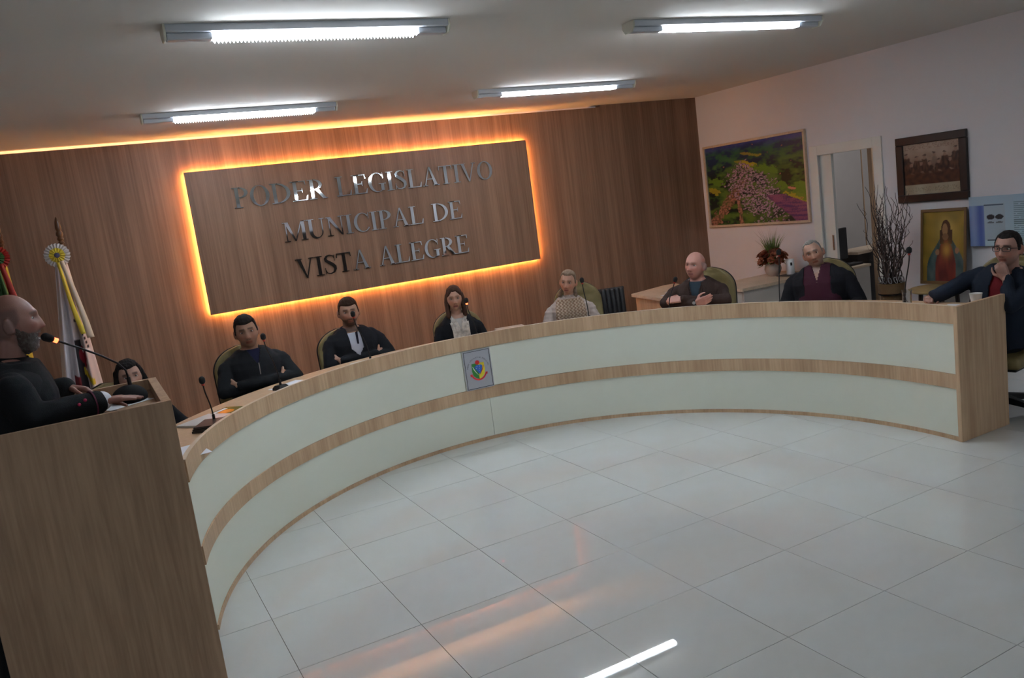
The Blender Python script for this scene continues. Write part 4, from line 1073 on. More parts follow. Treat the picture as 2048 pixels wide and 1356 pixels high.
def flag_white(u, v):
    c = (0.56, 0.53, 0.56)
    if u > 0.66: c = (0.58, 0.48, 0.45)
    x_, z_ = u, v
    if 0.50 < u < 0.66 and 0.50 < v: c = (0.015, 0.012, 0.015)
    if ((u - 0.68) / 0.12) ** 2 + ((v - 0.60) / 0.055) ** 2 < 1: c = (0.22, 0.01, 0.02)
    if 0.62 < v < 0.70 and abs(u - 0.70) < 0.10 * (0.70 - v) / 0.08: c = (0.22, 0.01, 0.02)
    if ((u - 0.70) / 0.03) ** 2 + ((v - 0.575) / 0.010) ** 2 < 1: c = (0.7, 0.6, 0.6)
    if 0.33 < u < 0.52 and v > 0.735: c = (0.16, 0.01, 0.015)
    if 0.60 < u < 0.86 and 0.68 < v < 0.80 and abs((v - 0.69) - (u - 0.60) * 0.38) < 0.025: c = (0.55, 0.40, 0.02)
    for k, (a, b) in enumerate(((0.60, 0.385), (0.64, 0.392), (0.80, 0.450), (0.83, 0.478), (0.855, 0.505), (0.875, 0.532), (0.89, 0.556), (0.76, 0.425))):
        if abs(u - a) < 0.020 and abs(v - b) < 0.008: c = (0.02, 0.02, 0.03)
    return c
mw = mat('rosette_white', (0.50, 0.47, 0.47), 0.6); my = mat('rosette_yellow', (0.62, 0.48, 0.04), 0.6); mb_ = mat('rosette_badge', (0.05, 0.05, 0.12), 0.4)
mcr = mat('ribbon_cream', (0.62, 0.50, 0.38), 0.5)
flag(-0.625, 2.56, 2.345, (0.20, 0.085), flag_white, (mw, my, mb_, my, mcr), 'white flag with yellow ribbon and red emblem gathered on a pole', True)
mrd = mat('rosette_red', (0.30, 0.012, 0.008), 0.6); mgr = mat('rosette_green', (0.03, 0.12, 0.03), 0.6)
def flag_green(u, v): return (0.03, 0.10, 0.03) if u < 0.5 else ((0.30, 0.02, 0.01) if u < 0.75 else (0.45, 0.35, 0.03))
flag(-1.06, 2.56, 2.385, (0.10, 0.06), flag_green, (mrd, mgr, mgr, mgr, mrd), 'green and red flag with a red rosette at the far left edge', False)

# ------------------------------------------------------------------ people
def head_surface(dx, dy, dz, P):
    """dx right, dy forward, dz up: unit direction -> point of the head in its own frame"""
    x = 0.076 * math.copysign(abs(dx) ** 0.92, dx); y = 0.097 * dy; z = 0.118 * dz
    w = P.get('jaw', 0.34)
    if z < -0.015:
        k = min(1.0, (-z - 0.015) / 0.10)
        x *= 1 - w * k ** 1.3
        y *= (1 - 0.62 * k) if y < 0 else (1 - 0.10 * k)
        if y > 0: y += 0.004 * k
    if z > 0.02: x *= 1 + 0.04 * sst(0.02, 0.07, z)
    if y < 0: y *= 1.06 if z > 0 else 1.0
    x *= P.get('wide', 1.0)
    f = sst(0.02, 0.06, y)
    if f > 0:
        ax = abs(x)
        y -= f * 0.006 * sst(0.03, 0.07, ax)
        y += f * 0.006 * gs(z - 0.026, 0.008) * sst(0.055, 0.03, ax)
        y -= f * 0.013 * gs(ax - 0.031, 0.013) * gs(z - 0.006, 0.011)
        if -0.052 < z < 0.03:
            t = (0.022 - z) / 0.066
            if t > 0:
                amp = P.get('nose', 0.027) * min(1, t) ** 1.15
                sg = 0.0075 + 0.006 * min(1, t)
                cut = sst(-0.052, -0.040, z)
                y += f * amp * gs(x, sg) * cut
                y += f * 0.007 * gs(ax - 0.012, 0.005) * gs(z + 0.040, 0.006)
        y += f * 0.004 * gs(ax - 0.045, 0.014) * gs(z + 0.028, 0.016)
        y += f * 0.0065 * gs(x, 0.019) * gs(z + 0.063, 0.0052)
        y -= f * 0.0035 * gs(x, 0.02) * gs(z + 0.070, 0.0024)
        y += f * 0.0065 * gs(x, 0.016) * gs(z + 0.077, 0.0052)
        y -= f * 0.004 * gs(x, 0.018) * gs(z + 0.089, 0.006)
        y += f * 0.008 * gs(x, 0.018) * gs(z + 0.106, 0.010)
        y -= f * 0.003 * gs(ax - 0.036, 0.008) * gs(z + 0.058, 0.016)
    return Vector((x, y, z))
def head_grid(P, seg=104, ring_=84, fn=None):
    vs = []; fs = []
    for i in range(1, ring_):
        t = PI * i / ring_
        for k in range(seg):
            a = 2 * PI * k / seg
            d = (math.sin(t) * math.cos(a), math.sin(t) * math.sin(a), math.cos(t))
            p = head_surface(*d, P)
            if fn: p = p + Vector(d) * fn(p)
            vs.append(p)
    for s in (1, -1):
        p = head_surface(0, 0, s, P)
        if fn: p = p + Vector((0, 0, s)) * fn(p)
        vs.append(p)
    for i in range(ring_ - 2):
        for k in range(seg):
            k2 = (k + 1) % seg
            fs.append((i * seg + k, (i + 1) * seg + k, (i + 1) * seg + k2, i * seg + k2))
    top = len(vs) - 2; bot = top + 1
    for k in range(seg):
        k2 = (k + 1) % seg
        fs.append((top, k, k2)); fs.append((bot, (ring_ - 2) * seg + k2, (ring_ - 2) * seg + k))
    return vs, fs

def add_hand(mb, w, d, n, s, curl=0.3, k=1.0, thumb=0.6, spread=0.0):
    """w wrist, d direction of the fingers, n palm normal (fingers curl towards it), s side on which the thumb sits"""
    w = Vector(w); d = Vector(d).normalized(); n = Vector(n); n = (n - d * n.dot(d)).normalized(); s = Vector(s); s = (s - d * s.dot(d) - n * s.dot(n)).normalized()
    for i, o in enumerate((0.030, 0.010, -0.010, -0.028)):
        K = w + d * (0.085 - 0.004 * abs(i - 1)) * k + s * o * k
        mb.cap(w + s * o * 0.62 * k + d * 0.005, 0.0155 * k, K, 0.0125 * k, 10)
        L = (0.070, 0.078, 0.072, 0.056)[i] * k
        p = K; a = 0.0
        for j, (fr_, rr) in enumerate(((0.46, 0.0088), (0.30, 0.0080), (0.24, 0.0070))):
            a += curl * (0.8, 1.1, 0.8)[j]
            dd = (d * math.cos(a) + n * math.sin(a) + s * spread * (1.5 - i) * 0.12).normalized()
            q = p + dd * L * fr_; mb.cap(p, rr * k * 1.08, q, rr * k, 8); p = q
    b = w + d * 0.022 * k + s * 0.026 * k + n * 0.006
    t1 = b + (d * 0.62 + s * 0.75 + n * 0.25).normalized() * 0.042 * k
    t2 = t1 + (d * 0.9 + s * (0.45 - thumb * 0.5) + n * (0.2 + thumb * 0.4)).normalized() * 0.032 * k
    t3 = t2 + (d * 0.9 + s * (0.1 - thumb * 0.6) + n * (0.2 + thumb * 0.5)).normalized() * 0.024 * k
    mb.cap(b, 0.0145 * k, t1, 0.0110 * k, 10); mb.cap(t1, 0.0105 * k, t2, 0.0092 * k, 10); mb.cap(t2, 0.0092 * k, t3, 0.0078 * k, 10)

RINGS = [(0, 0.00, 0.44, 0.150, 0.125), (0, 0.00, 0.50, 0.180, 0.140), (0, 0.0, 0.60, 0.172, 0.128), (0, 0.0, 0.74, 0.165, 0.118), (0, 0.0, 0.86, 0.178, 0.120), (0, -0.005, 0.95, 0.186, 0.116),
         (0, -0.012, 1.00, 0.180, 0.102), (0, -0.018, 1.045, 0.132, 0.084), (0, -0.02, 1.085, 0.085, 0.066), (0, -0.02, 1.10, 0.060, 0.055)]

def person(S):
    """S: specification; returns the root (the continuous skin body)"""
    sc = S['scale']; dz = S.get('dz', 0.0); lean = S.get('lean', 0.0); side = S.get('side', 0.0); W = S.get('W', 1.0); D = S.get('D', 1.0); fem = S.get('fem', False)
    piv = Vector((0, 0, 0.55))
    def U(p):
        p = Vector(p); t = sst(0.50, 0.80, p.z)
        q = p - piv
        R = Matrix.Rotation(-lean * t, 3, 'X') @ Matrix.Rotation(side * t, 3, 'Y')
        return R @ q + piv + Vector((0, 0, dz))
    def Ui(p):
        p = Vector(p) - Vector((0, 0, dz)); t = sst(0.50, 0.80, p.z)
        R = Matrix.Rotation(-lean * t, 3, 'X') @ Matrix.Rotation(side * t, 3, 'Y')
        return R.inverted() @ (p - piv) + piv
    Rh = Matrix.Rotation(S.get('yaw', 0), 3, 'Z') @ Matrix.Rotation(-S.get('pitch', 0), 3, 'X') @ Matrix.Rotation(S.get('roll', 0), 3, 'Y')
    N = U((0, -0.005, 1.115))
    HC = N + Rh @ Vector((0, 0.032, 0.120 + S.get('neck', 0.0)))
    hs = S.get('hs', 1.0)
    def H(p): return HC + Rh @ (Vector(p) * hs)
    P = S.get('head', {})
    vox = S.get('vox', 0.0055)
    def torso(g, top=99.0, bottom=0.0, bulge=0.0):
        rr = []
        for (cx, cyy, z, rx, ry) in RINGS:
            if z > top or z < bottom: continue
            b = bulge * gs(z - 0.70, 0.12)
            rr.append((cx, cyy + b * 0.5, z, rx * W + g, ry * D + g + b * 0.6))
        m = MB().loft(rr, 36)
        return m.xform(lambda p: U(p))
    if S.get('chin'): S['arms'][-1] = (S['arms'][-1][0], tuple(H((-0.035, 0.090, -0.190))))
    arms = S['arms']    # dict side -> (elbow, wrist)
    fx_ = H((0, 0, 0.118)) * sc; rz_ = S['face'] - PI / 2
    ox_ = math.cos(rz_) * fx_.x - math.sin(rz_) * fx_.y; oy_ = math.sin(rz_) * fx_.x + math.cos(rz_) * fx_.y
    org = Vector((S['top'][0] - ox_, S['top'][1] - oy_, S.get('floor', 0.0)))
    for s_, w_ in S.get('wristw', {}).items():
        arms[s_] = (arms[s_][0], tuple((Matrix.Rotation(-rz_, 3, 'Z') @ (Vector(w_) - org)) / sc))
    sh = {s: U((s * (0.168 * W + 0.012), -0.012, 0.985 - (0.01 if fem else 0))) for s in (-1, 1)}
    def arm_caps(mb, g, upto=1.0, wide=1.0):
        for s in (-1, 1):
            e, w = Vector(arms[s][0]), Vector(arms[s][1])
            ar = 0.88 if fem else 1.0
            mb.cap(sh[s] - Vector((s * 0.03, 0, -0.004)), 0.050 * ar + g * wide * 0.7, sh[s] + (e - sh[s]) * 0.25 + Vector((s * 0.004, 0, 0)), 0.048 * ar + g * wide)
            mb.cap(sh[s] + (e - sh[s]) * 0.15, 0.048 * ar + g * wide, e, 0.037 * ar + g * wide)
            mb.cap(e, 0.037 * ar + g * wide, e + (w - e) * upto, (0.026 + 0.008 * (1 - upto)) * ar + g * wide * 0.9)
    hips = {s: Vector((s * 0.09, 0.01, 0.53 + dz)) for s in (-1, 1)}
    if S.get('stand'):
        knees = {s: Vector((s * 0.10, 0.02, 0.50)) for s in (-1, 1)}; ank = {s: Vector((s * 0.11, -0.01, 0.09)) for s in (-1, 1)}
    else:
        lx = S.get('legx', 0.0); lw = 0.095 if lx else 0.13
        knees = {s: Vector((s * lw + lx, 0.40, 0.50)) for s in (-1, 1)}; ank = {s: Vector((s * lw + lx, 0.36, 0.09)) for s in (-1, 1)}
    def leg_caps(mb, g):
        for s in (-1, 1):
            mb.cap(hips[s], 0.080 + g, knees[s], 0.052 + g); mb.cap(knees[s], 0.050 + g, ank[s], 0.034 + g)
    # --- skin
    mb = torso(-0.012)
    arm_caps(mb, -0.004); leg_caps(mb, -0.004)
    nk = 0.048 if fem else 0.058
    mb.cap(U((0, -0.022, 1.03)), nk * 1.1, H((0, -0.022, -0.035)), nk * hs)
    hv, hf = head_grid(P); mb.add([H(v) for v in hv], hf)
    if not S.get('noears'):
        for s in (-1, 1):
            R = Rh @ Matrix.Rotation(s * 0.35, 3, 'Z') @ Matrix.Rotation(0.12, 3, 'X')
            mb.ell(H((s * 0.083 * P.get('wide', 1), -0.012, -0.006)), (0.008 * hs, 0.020 * hs, 0.034 * hs), Rh @ Matrix.Rotation(-s * 0.0, 3, 'Z') @ Matrix.Rotation(s * 0.45, 3, 'Z'), 14, 10)
            mb.ell(H((s * 0.077 * P.get('wide', 1), -0.004, -0.022)), (0.008 * hs, 0.012 * hs, 0.018 * hs), R, 12, 8)
    for s in (-1, 1):
        h = S['hands'][s]
        add_hand(mb, arms[s][1], h[0], h[1], h[2], *h[3:])
    for s in (-1, 1): mb.ell(ank[s] + Vector((0, 0.07, -0.045)), (0.035, 0.10, 0.028))
    me = mb.remesh('person', vox, 4, M_skin)
    sk = S['skin']; hc = S.get('browcol', S['haircol']); lip = S.get('lip', (sk[0] * 0.8, sk[1] * 0.48, sk[2] * 0.45))
    Rinv = Rh.inverted()
    beard = S.get('beard'); scalp = S.get('scalp')
    def cf(co):
        h = Rinv @ (Vector(co) - HC) / hs
        c = sk
        if abs(h.x) < 0.12 and abs(h.y) < 0.14 and -0.16 < h.z < 0.15:
            ax = abs(h.x)
            if h.y > 0.03:
                c = lerp3(c, (sk[0] * 1.05, sk[1] * 0.72, sk[2] * 0.66), 0.55 * (gs(ax - 0.042, 0.016) * gs(h.z + 0.03, 0.016) + gs(ax, 0.014) * gs(h.z + 0.036, 0.010)))
                c = lerp3(c, (sk[0] * 0.35, sk[1] * 0.27, sk[2] * 0.25), 0.85 * gs(ax - 0.031, 0.015) * gs(h.z - 0.007, 0.010))
                if S.get('brow', 1):
                    c = lerp3(c, hc, S.get('brow', 1) * 0.85 * sst(0.052, 0.046, ax) * sst(0.008, 0.014, ax) * gs(h.z - 0.0265 + 0.15 * (ax - 0.03) * (1 if ax > 0.03 else 0), 0.0042))
                c = lerp3(c, lip, 0.9 * sst(0.027, 0.020, ax) * sst(0.0125, 0.0085, abs(h.z + 0.070)))
                c = lerp3(c, (lip[0] * 0.35, lip[1] * 0.35, lip[2] * 0.35), 0.7 * sst(0.024, 0.018, ax) * gs(h.z + 0.0702, 0.0022))
                c = lerp3(c, (sk[0] * 0.3, sk[1] * 0.2, sk[2] * 0.2), 0.8 * gs(ax - 0.009, 0.003) * gs(h.z + 0.049, 0.003))
            if h.y < 0.03 and h.z > -0.05 and ax > 0.07: c = lerp3(c, (sk[0], sk[1] * 0.72, sk[2] * 0.68), 0.5)
            if beard:
                bm = max(sst(-0.045, -0.062, h.z - 0.9 * max(0, 0.045 - max(0, h.y)) * 0.7) * sst(-0.02, 0.02, h.y), gs(h.z + 0.056, 0.005) * sst(0.035, 0.025, ax) * (h.y > 0.05))
                if abs(h.z + 0.070) < 0.010 and ax < 0.022: bm *= 0.15
                c = lerp3(c, beard[0], beard[1] * min(1, bm))
            if scalp:
                sm = sst(scalp[2], scalp[2] - 0.03, h.z) * sst(0.045, 0.025, h.y) * sst(-0.065, -0.045, h.z + max(0, 0.02 + h.y) * -1.2)
                if h.y > 0.02: sm *= sst(-0.03, 0.0, h.z)
                c = lerp3(c, scalp[0], scalp[1] * sm)
        return c
    colour(me, cf)
    root = link('person', me)
    fx, fy = math.cos(S['face']), math.sin(S['face'])
    rz = S['face'] - PI / 2
    root.rotation_euler = (0, 0, rz); root.scale = (sc, sc, sc)
    hx = H((0, 0, 0.118)) * sc
    ox = math.cos(rz) * hx.x - math.sin(rz) * hx.y; oy = math.sin(rz) * hx.x + math.cos(rz) * hx.y
    root.location = (S['top'][0] - ox, S['top'][1] - oy, S.get('floor', 0.0))
    tag(root, S['label'], 'person')
    # --- eyes
    for s in (-1, 1):
        p = head_surface(*Vector((s * 0.031 / 0.076, 0.9, 0.05)).normalized(), P)
        yy = p.y
        for it in range(1): pass
        em = MB().ell((0, 0, 0), (0.0135, 0.0125, 0.0078 if S.get('squint') else 0.0090), None, 16, 12).mesh('eye', M_eye, True)
        gz = S.get('gaze', 0.0)
        colour(em, lambda co: (0.012, 0.010, 0.010) if (co.y > 0 and math.hypot(co.x - gz, co.z) < 0.0062) else ((0.10, 0.06, 0.05) if abs(co.z) > 0.0062 else (0.42, 0.39, 0.37)))
        eo = link('eye', em, root); eo.location = H((s * 0.031, yy - 0.0065, 0.004)); eo.rotation_euler = Rh.to_euler(); eo.scale = (hs, hs, hs)
    # --- hair
    hcm = cloth('hair_%d' % int(S['haircol'][0] * 10000), S['haircol'], 0.75, 0.5, 140, var=0.35)
    hr = S.get('hair')
    if hr:
        def tf(p):
            y_, z_, ax = p.y, p.z, abs(p.x)
            fl = hr.get('front', 0.066)
            if y_ > 0.045: lim = fl - 0.010 * gs(ax, 0.03)
            elif y_ > 0.022: lim = fl + (-0.012 - fl) * sst(0.045, 0.022, y_) * hr.get('temple', 1.0)
            elif y_ > 0.0: lim = -0.012
            elif y_ > -0.035: lim = 0.004 + (-0.045 + 0.012) * (-y_) / 0.035 - 0.016
            else: lim = -0.049 - 0.35 * (-y_ - 0.035)
            if hr.get('part') and y_ > 0: lim = min(lim, 0.082 - 1.25 * max(0.0, ax - 0.014) + 0.25 * max(0, 0.05 - y_))
            t = sst(lim - 0.004, lim + 0.010, z_)
            if hr.get('bald'):
                t *= sst(hr['bald'] + 0.01, hr['bald'] - 0.02, z_) if y_ > -0.07 else 1.0
                if y_ > 0.03: t = 0
            th_ = hr['t'] * (0.65 + 0.55 * sst(0.02, 0.11, z_)) + hr.get('vol', 0.0) * sst(0.05, 0.11, z_) * sst(-0.02, 0.07, y_)
            return t * (th_ + 0.004 * nz(p.x * 90, p.y * 60, p.z * 60)) - (1 - t) * 0.006
        hv2, hf2 = head_grid(P, 96, 72, tf)
        mb = MB(); mb.add([H(v) for v in hv2], hf2)
        locks = hr.get('locks')
        if locks:
            for (pts, r0, r1) in locks:
                for i in range(len(pts) - 1):
                    k0 = i / (len(pts) - 1); k1 = (i + 1) / (len(pts) - 1)
                    mb.cap(H(pts[i]), r0 + (r1 - r0) * k0, H(pts[i + 1]), r0 + (r1 - r0) * k1, 12)
            hm = mb.remesh('hair', 0.0045, 3)
            wrinkle(hm, 0.004, 70, (1, 1, 0.15))
            hm.materials.append(hcm); link('hair', hm, root)
        else: mb.build('hair', hcm, root, smooth=True)
    if S.get('beardmesh'):
        bc_, bt = S['beardmesh']
        def bf(p):
            y_, z_, ax = p.y, p.z, abs(p.x)
            lim = -0.038 if y_ > 0.05 else -0.038 + (0.05 - y_) * 0.95
            t = sst(lim, lim - 0.035, z_) * sst(-0.012, 0.02, y_)
            if y_ > 0.06 and ax < 0.024 and abs(z_ + 0.071) < 0.009: t *= 0.1
            if y_ > 0.05 and z_ > -0.05: t *= 0.2
            return t * (bt * (0.35 + 1.0 * sst(-0.06, -0.11, z_)) + 0.006 * nz(p.x * 150, p.y * 150, p.z * 60)) - (1 - t) * 0.004
        hv2, hf2 = head_grid(P, 96, 84, bf)
        mbd = MB().add([H(v) for v in hv2], hf2).build('beard', M_beard, root, smooth=True)
        def bcol(co):
            h = Rinv @ (Vector(co) - HC) / hs
            k = sst(-0.055, -0.105, h.z) * sst(0.02, 0.07, h.y)
            return lerp3((0.14, 0.105, 0.09), bc_, min(1, k + 0.9 * max(0, nz(h.x * 160, h.y * 160, h.z * 70))))
        colour(mbd.data, bcol)
    # --- clothes
    for g in S['clothes']:
        kind = g['kind']; m_ = cloth(g['mat'], g['rgb'], g.get('rough', 0.85), g.get('bump', 0.25), g.get('bs', 220), g.get('var', 0.0))
        if kind in ('top', 'shirt'):
            gg = g['g']
            mb = torso(gg, g.get('zmax', 1.09), 0.46 if kind == 'top' else 0.5, g.get('bulge', 0))
            if kind == 'top': arm_caps(mb, gg - 0.001, g.get('sleeve', 0.95), 1.0)
            if g.get('collar'):
                h_, r_ = g['collar']
                mb.cap(U((0, -0.022, 1.04)), 0.074, U((0, -0.020, 1.065 + h_)), r_, 20)
            mt = mb.remesh(g['name'], g.get('vox', 0.0065), 5)
            z_cut = g.get('neckcut')
            V = g.get('v')
            def dead(co):
                q = Ui(co)
                if V and q.y > 0.0 and q.y < V.get('ymax', 0.20) and V['z0'] < q.z:
                    w_ = V['w'] * min(1.0, (q.z - V['z0']) / V['h']) ** V.get('p', 1.0)
                    if abs(q.x - V.get('cx', 0.0)) < w_: return True
                return False
            if z_cut:
                pc = U((0, -0.02, z_cut)); pn = (U((0, -0.02, z_cut + 0.05)) - pc).normalized()
                bm_ = bmesh.new(); bm_.from_mesh(mt)
                bmesh.ops.bisect_plane(bm_, geom=bm_.verts[:] + bm_.edges[:] + bm_.faces[:], plane_co=pc, plane_no=pn, clear_outer=True)
                bm_.to_mesh(mt); bm_.free()
            if V: drop_faces(mt, dead)
            wrinkle(mt, g.get('wr', 0.006), g.get('ws', 11), (1, 1, 0.7), S['top'][0])
            if g.get('colour'):
                colour(mt, lambda co: g['colour'](Ui(co))); mt.materials.append(M_knit)
                if g.get('knit'):
                    mt.update(); ns = [v.normal.copy() for v in mt.vertices]
                    for v, n in zip(mt.vertices, ns): v.co += n * g['knit'](Ui(v.co))
            else: mt.materials.append(m_)
            o = link(g['name'], mt, root)
            if V: md = o.modifiers.new('s', 'SOLIDIFY'); md.thickness = 0.006; md.offset = -1
        elif kind == 'collar':
            mb = MB(); n = 28; op = g.get('open', 0.5); vs = []; fs = []
            for i in range(n + 1):
                a = PI / 2 + op + (2 * PI - 2 * op) * i / n
                for (rad, zz) in ((0.066, 1.078), (0.072, 1.078 + g['h']), (0.086, 1.078 + g['h'] - 0.006), (0.092, 1.065)):
                    vs.append(U((rad * math.cos(a), -0.02 + rad * 0.92 * math.sin(a), zz - 0.022 * gs(((a - PI / 2) % (2 * PI)) - op, 0.3) - 0.022 * gs(((PI / 2 - a) % (2 * PI)) - op, 0.3) + 0.010 * (-math.sin(a)))))
            for i in range(n):
                for q in range(4): a_ = 4 * i; q2 = (q + 1) % 4; fs.append((a_ + q, a_ + q2, a_ + 4 + q2, a_ + 4 + q))
            fs.append((0, 1, 2, 3)); fs.append((4 * n + 3, 4 * n + 2, 4 * n + 1, 4 * n))
            mb.add(vs, fs); mb.build(g['name'], m_, root, smooth=True)
        elif kind == 'lapel':
            for s in (-1, 1):
                pts = [(0.064, 1.075), (0.10, 1.02), (0.085, 0.985), (0.10, 0.975), (g.get('wb', 0.03), g['z0'] + 0.02), (g.get('wi', 0.012), g['z0'] + 0.02), (0.045, 1.0)]
                vs = []
                for layer in (0.020, 0.027):
                    for (x_, z_) in pts:
                        ry = 0.116 * D if z_ < 0.97 else (0.116 - 0.055 * sst(0.97, 1.08, z_)) * D
                        y_ = -0.010 + (ry + layer) * math.sqrt(max(0.05, 1 - (x_ / (0.2 * W)) ** 2))
                        vs.append(U((s * x_, y_, z_)))
                n = len(pts)
                fs = [tuple(range(n)), tuple(range(2 * n - 1, n - 1, -1))] + [(i, (i + 1) % n, n + (i + 1) % n, n + i) for i in range(n)]
                MB().add(vs, fs).build('lapel', m_, root)
        elif kind == 'trousers':
            mb = MB(); rr = [(0, 0, 0.45, 0.15 * W, 0.125 * D), (0, 0, 0.52, 0.185 * W, 0.145 * D), (0, 0, 0.62, 0.182 * W, 0.136 * D)]
            mb.loft(rr, 32).xform(lambda p: p + Vector((0, 0, dz))); leg_caps(mb, 0.010)
            mt = mb.remesh('trousers', 0.009, 4, m_); wrinkle(mt, 0.006, 10); link('trousers', mt, root)
        elif kind == 'shoes':
            for s in (-1, 1):
                mb = MB().ell(ank[s] + Vector((0, 0.075, -0.048)), (0.047, 0.135, 0.038)).cap(ank[s] + Vector((0, 0, -0.03)), 0.048, ank[s] + Vector((0, 0, 0.02)), 0.045)
                mt = mb.remesh('shoe', 0.008, 3, m_); link('shoe', mt, root)
    return root, U, H, Rh
M_beard = col_mat('beard_hair', 0.95, bump=0.9, bscale=420, spec=0.1)
M_eye = col_mat('eye_surface', 0.15, spec=0.6)
M_knit = col_mat('knitted_wool', 0.9, bump=0.3, bscale=260, spec=0.1)
BLACK = (0.0075, 0.0085, 0.0115)
def legs_std(rgb=(0.012, 0.013, 0.018)):
    return [dict(kind='trousers', mat='dark_trousers', rgb=rgb), dict(kind='shoes', mat='shoe_leather', rgb=(0.01, 0.008, 0.007), rough=0.4)]
rad = math.radians
def crossed(zz=0.86, y=0.25, tuck=0.0):
    return {-1: ((-0.275, 0.12, zz - 0.055), (0.185, y - 0.095, zz - 0.028)), 1: ((0.275, 0.11, zz - 0.060), (-0.155, y - 0.105, zz - 0.03))}
def crossed_hands():
    return {-1: ((0.8, -0.75, -0.15), (-0.5, -1, -0.1), (0, 0, 1), 0.25), 1: ((-0.8, -0.6, 0.0), (0, -1, 0), (0, 0, 1), 0.2)}
def armsdown(y=0.30, z=0.80, x=0.10, ez=0.78, ey=0.08):
    return {s: ((s * 0.25, ey, ez), (s * x, y, z + 0.03)) for s in (-1, 1)}
def flathands():
    return {s: ((-s * 0.55, 0.85, -0.05), (0, 0, -1), (-s * 1, 0, 0), 0.15) for s in (-1, 1)}
PERS = []
def seat_chair(root, S, label, zs=1.0, shift=0.0):
    # the chair stands where the sitter's pelvis is
    c = chair_at(root.location.x - 0.02 * math.cos(S['face']), root.location.y - 0.02 * math.sin(S['face']), math.degrees(S['face']), label, zs, shift)
    return c

# clean-shaven man in a black jacket, arms folded
S = dict(label='seated dark-haired man in a black zipped jacket with folded arms, next to the podium', scale=1.022, top=(0.500, 1.175), face=rad(-84), neck=-0.018, yaw=rad(-14), pitch=rad(-2), roll=rad(5), W=1.10, D=1.12, hs=1.05,
         skin=(0.34, 0.19, 0.125), haircol=(0.012, 0.009, 0.008), hair=dict(t=0.010, front=0.066, vol=0.014), head=dict(jaw=0.22, wide=1.0, nose=0.026), beard=((0.10, 0.07, 0.055), 0.22), arms=crossed(0.875, 0.25), hands=crossed_hands(), squint=True,
         clothes=[dict(kind='shirt', name='shirt', mat='navy_shirt', rgb=(0.014, 0.015, 0.045), g=0.002, zmax=1.09, wr=0.002),
                  dict(kind='top', name='jacket', mat='black_jacket', rgb=(0.011, 0.0125, 0.015), g=0.016, collar=(0.03, 0.066), v=dict(z0=0.98, h=0.10, w=0.045, ymax=0.2), neckcut=1.098, wr=0.008)] + legs_std())
r, U, H, Rh = person(S); seat_chair(r, S, 'olive leather executive chair behind the dark-haired man in a black jacket')
S0U = U
MB().tube([tuple(U((0.0, 0.143, 0.985))), tuple(U((0.004, 0.156, 0.93))), tuple(U((0.006, 0.158, 0.90)))], 0.004, 6).build('zip', M_chrome, r)
# bearded man in a dark cardigan over a white polo shirt
S = dict(label='seated bearded man in a black cardigan over a white polo shirt, arms folded', scale=1.0, top=(1.424, 1.495), face=rad(-88), neck=-0.018, yaw=rad(-14), pitch=rad(-2), roll=rad(0), W=1.12, D=1.12, hs=1.04,
         skin=(0.37, 0.21, 0.145), haircol=(0.042, 0.020, 0.011), hair=dict(t=0.008, front=0.062, vol=0.018), head=dict(jaw=0.28, wide=1.04), beard=((0.055, 0.026, 0.016), 0.85), arms=crossed(0.865, 0.25), hands=crossed_hands(),
         clothes=[dict(kind='shirt', name='polo_shirt', mat='white_polo', rgb=(0.48, 0.50, 0.58), g=0.003, zmax=1.075, wr=0.002),
                  dict(kind='collar', name='polo_collar', mat='dark_collar', rgb=(0.012, 0.012, 0.025), h=0.018, open=0.35),
                  dict(kind='top', name='cardigan', mat='black_cardigan', rgb=BLACK, g=0.017, v=dict(z0=0.86, h=0.06, w=0.052, cx=0.012, ymax=0.19), neckcut=1.085, wr=0.008)] + legs_std())
r, U, H, Rh = person(S); seat_chair(r, S, 'olive leather executive chair behind the bearded man in a cardigan', 0.95)
MB().prism([(-0.006, 0), (0.010, 0), (0.010, 0.10), (-0.012, 0.11)], 0, 0.003, 'y').xform(lambda p: U((p.x - 0.002, 0.124 + p.y - 0.42 * max(0, p.z - 0.02) * 0.9 * (p.z > 0.06) * 0.4, 0.95 + p.z))).build('placket', cloth('dark_collar', (0.012, 0.012, 0.025)), r)
# woman in a black blazer with a patterned scarf
HR = [([(s * 0.068, 0.0, 0.04), (s * 0.082, 0.0, -0.02), (s * 0.082, 0.008, -0.08), (s * 0.082, 0.022, -0.125), (s * 0.080, 0.03, -0.16)], 0.021, 0.022) for s in (-1, 1)] + \
     [([(s * 0.06, -0.06, 0.03), (s * 0.078, -0.055, -0.06), (s * 0.080, -0.04, -0.14)], 0.030, 0.020) for s in (-1, 1)] + [([(0, -0.085, 0.02), (0, -0.085, -0.12)], 0.04, 0.03)]
S = dict(label='seated brown-haired woman in a black blazer and pale patterned scarf', scale=0.945, top=(2.415, 1.489), face=rad(-104), yaw=rad(-8), pitch=rad(-3), roll=rad(1), W=0.94, D=0.95, fem=True, hs=1.0,
         skin=(0.42, 0.245, 0.175), brow=0.5, haircol=(0.058, 0.027, 0.017), hair=dict(t=0.012, front=0.078, vol=0.002, part=True, locks=HR), head=dict(jaw=0.38, wide=0.96, nose=0.024), arms=armsdown(0.26, 0.82, 0.10), hands=flathands(), lip=(0.28, 0.10, 0.085),
         clothes=[dict(kind='shirt', name='blouse', mat='pale_blouse', rgb=(0.40, 0.38, 0.36), g=0.002, zmax=1.075, wr=0.002),
                  dict(kind='top', name='blazer', mat='black_blazer', rgb=BLACK, g=0.014, v=dict(z0=0.72, h=0.30, w=0.075, ymax=0.19), neckcut=1.090, wr=0.006)] + legs_std())
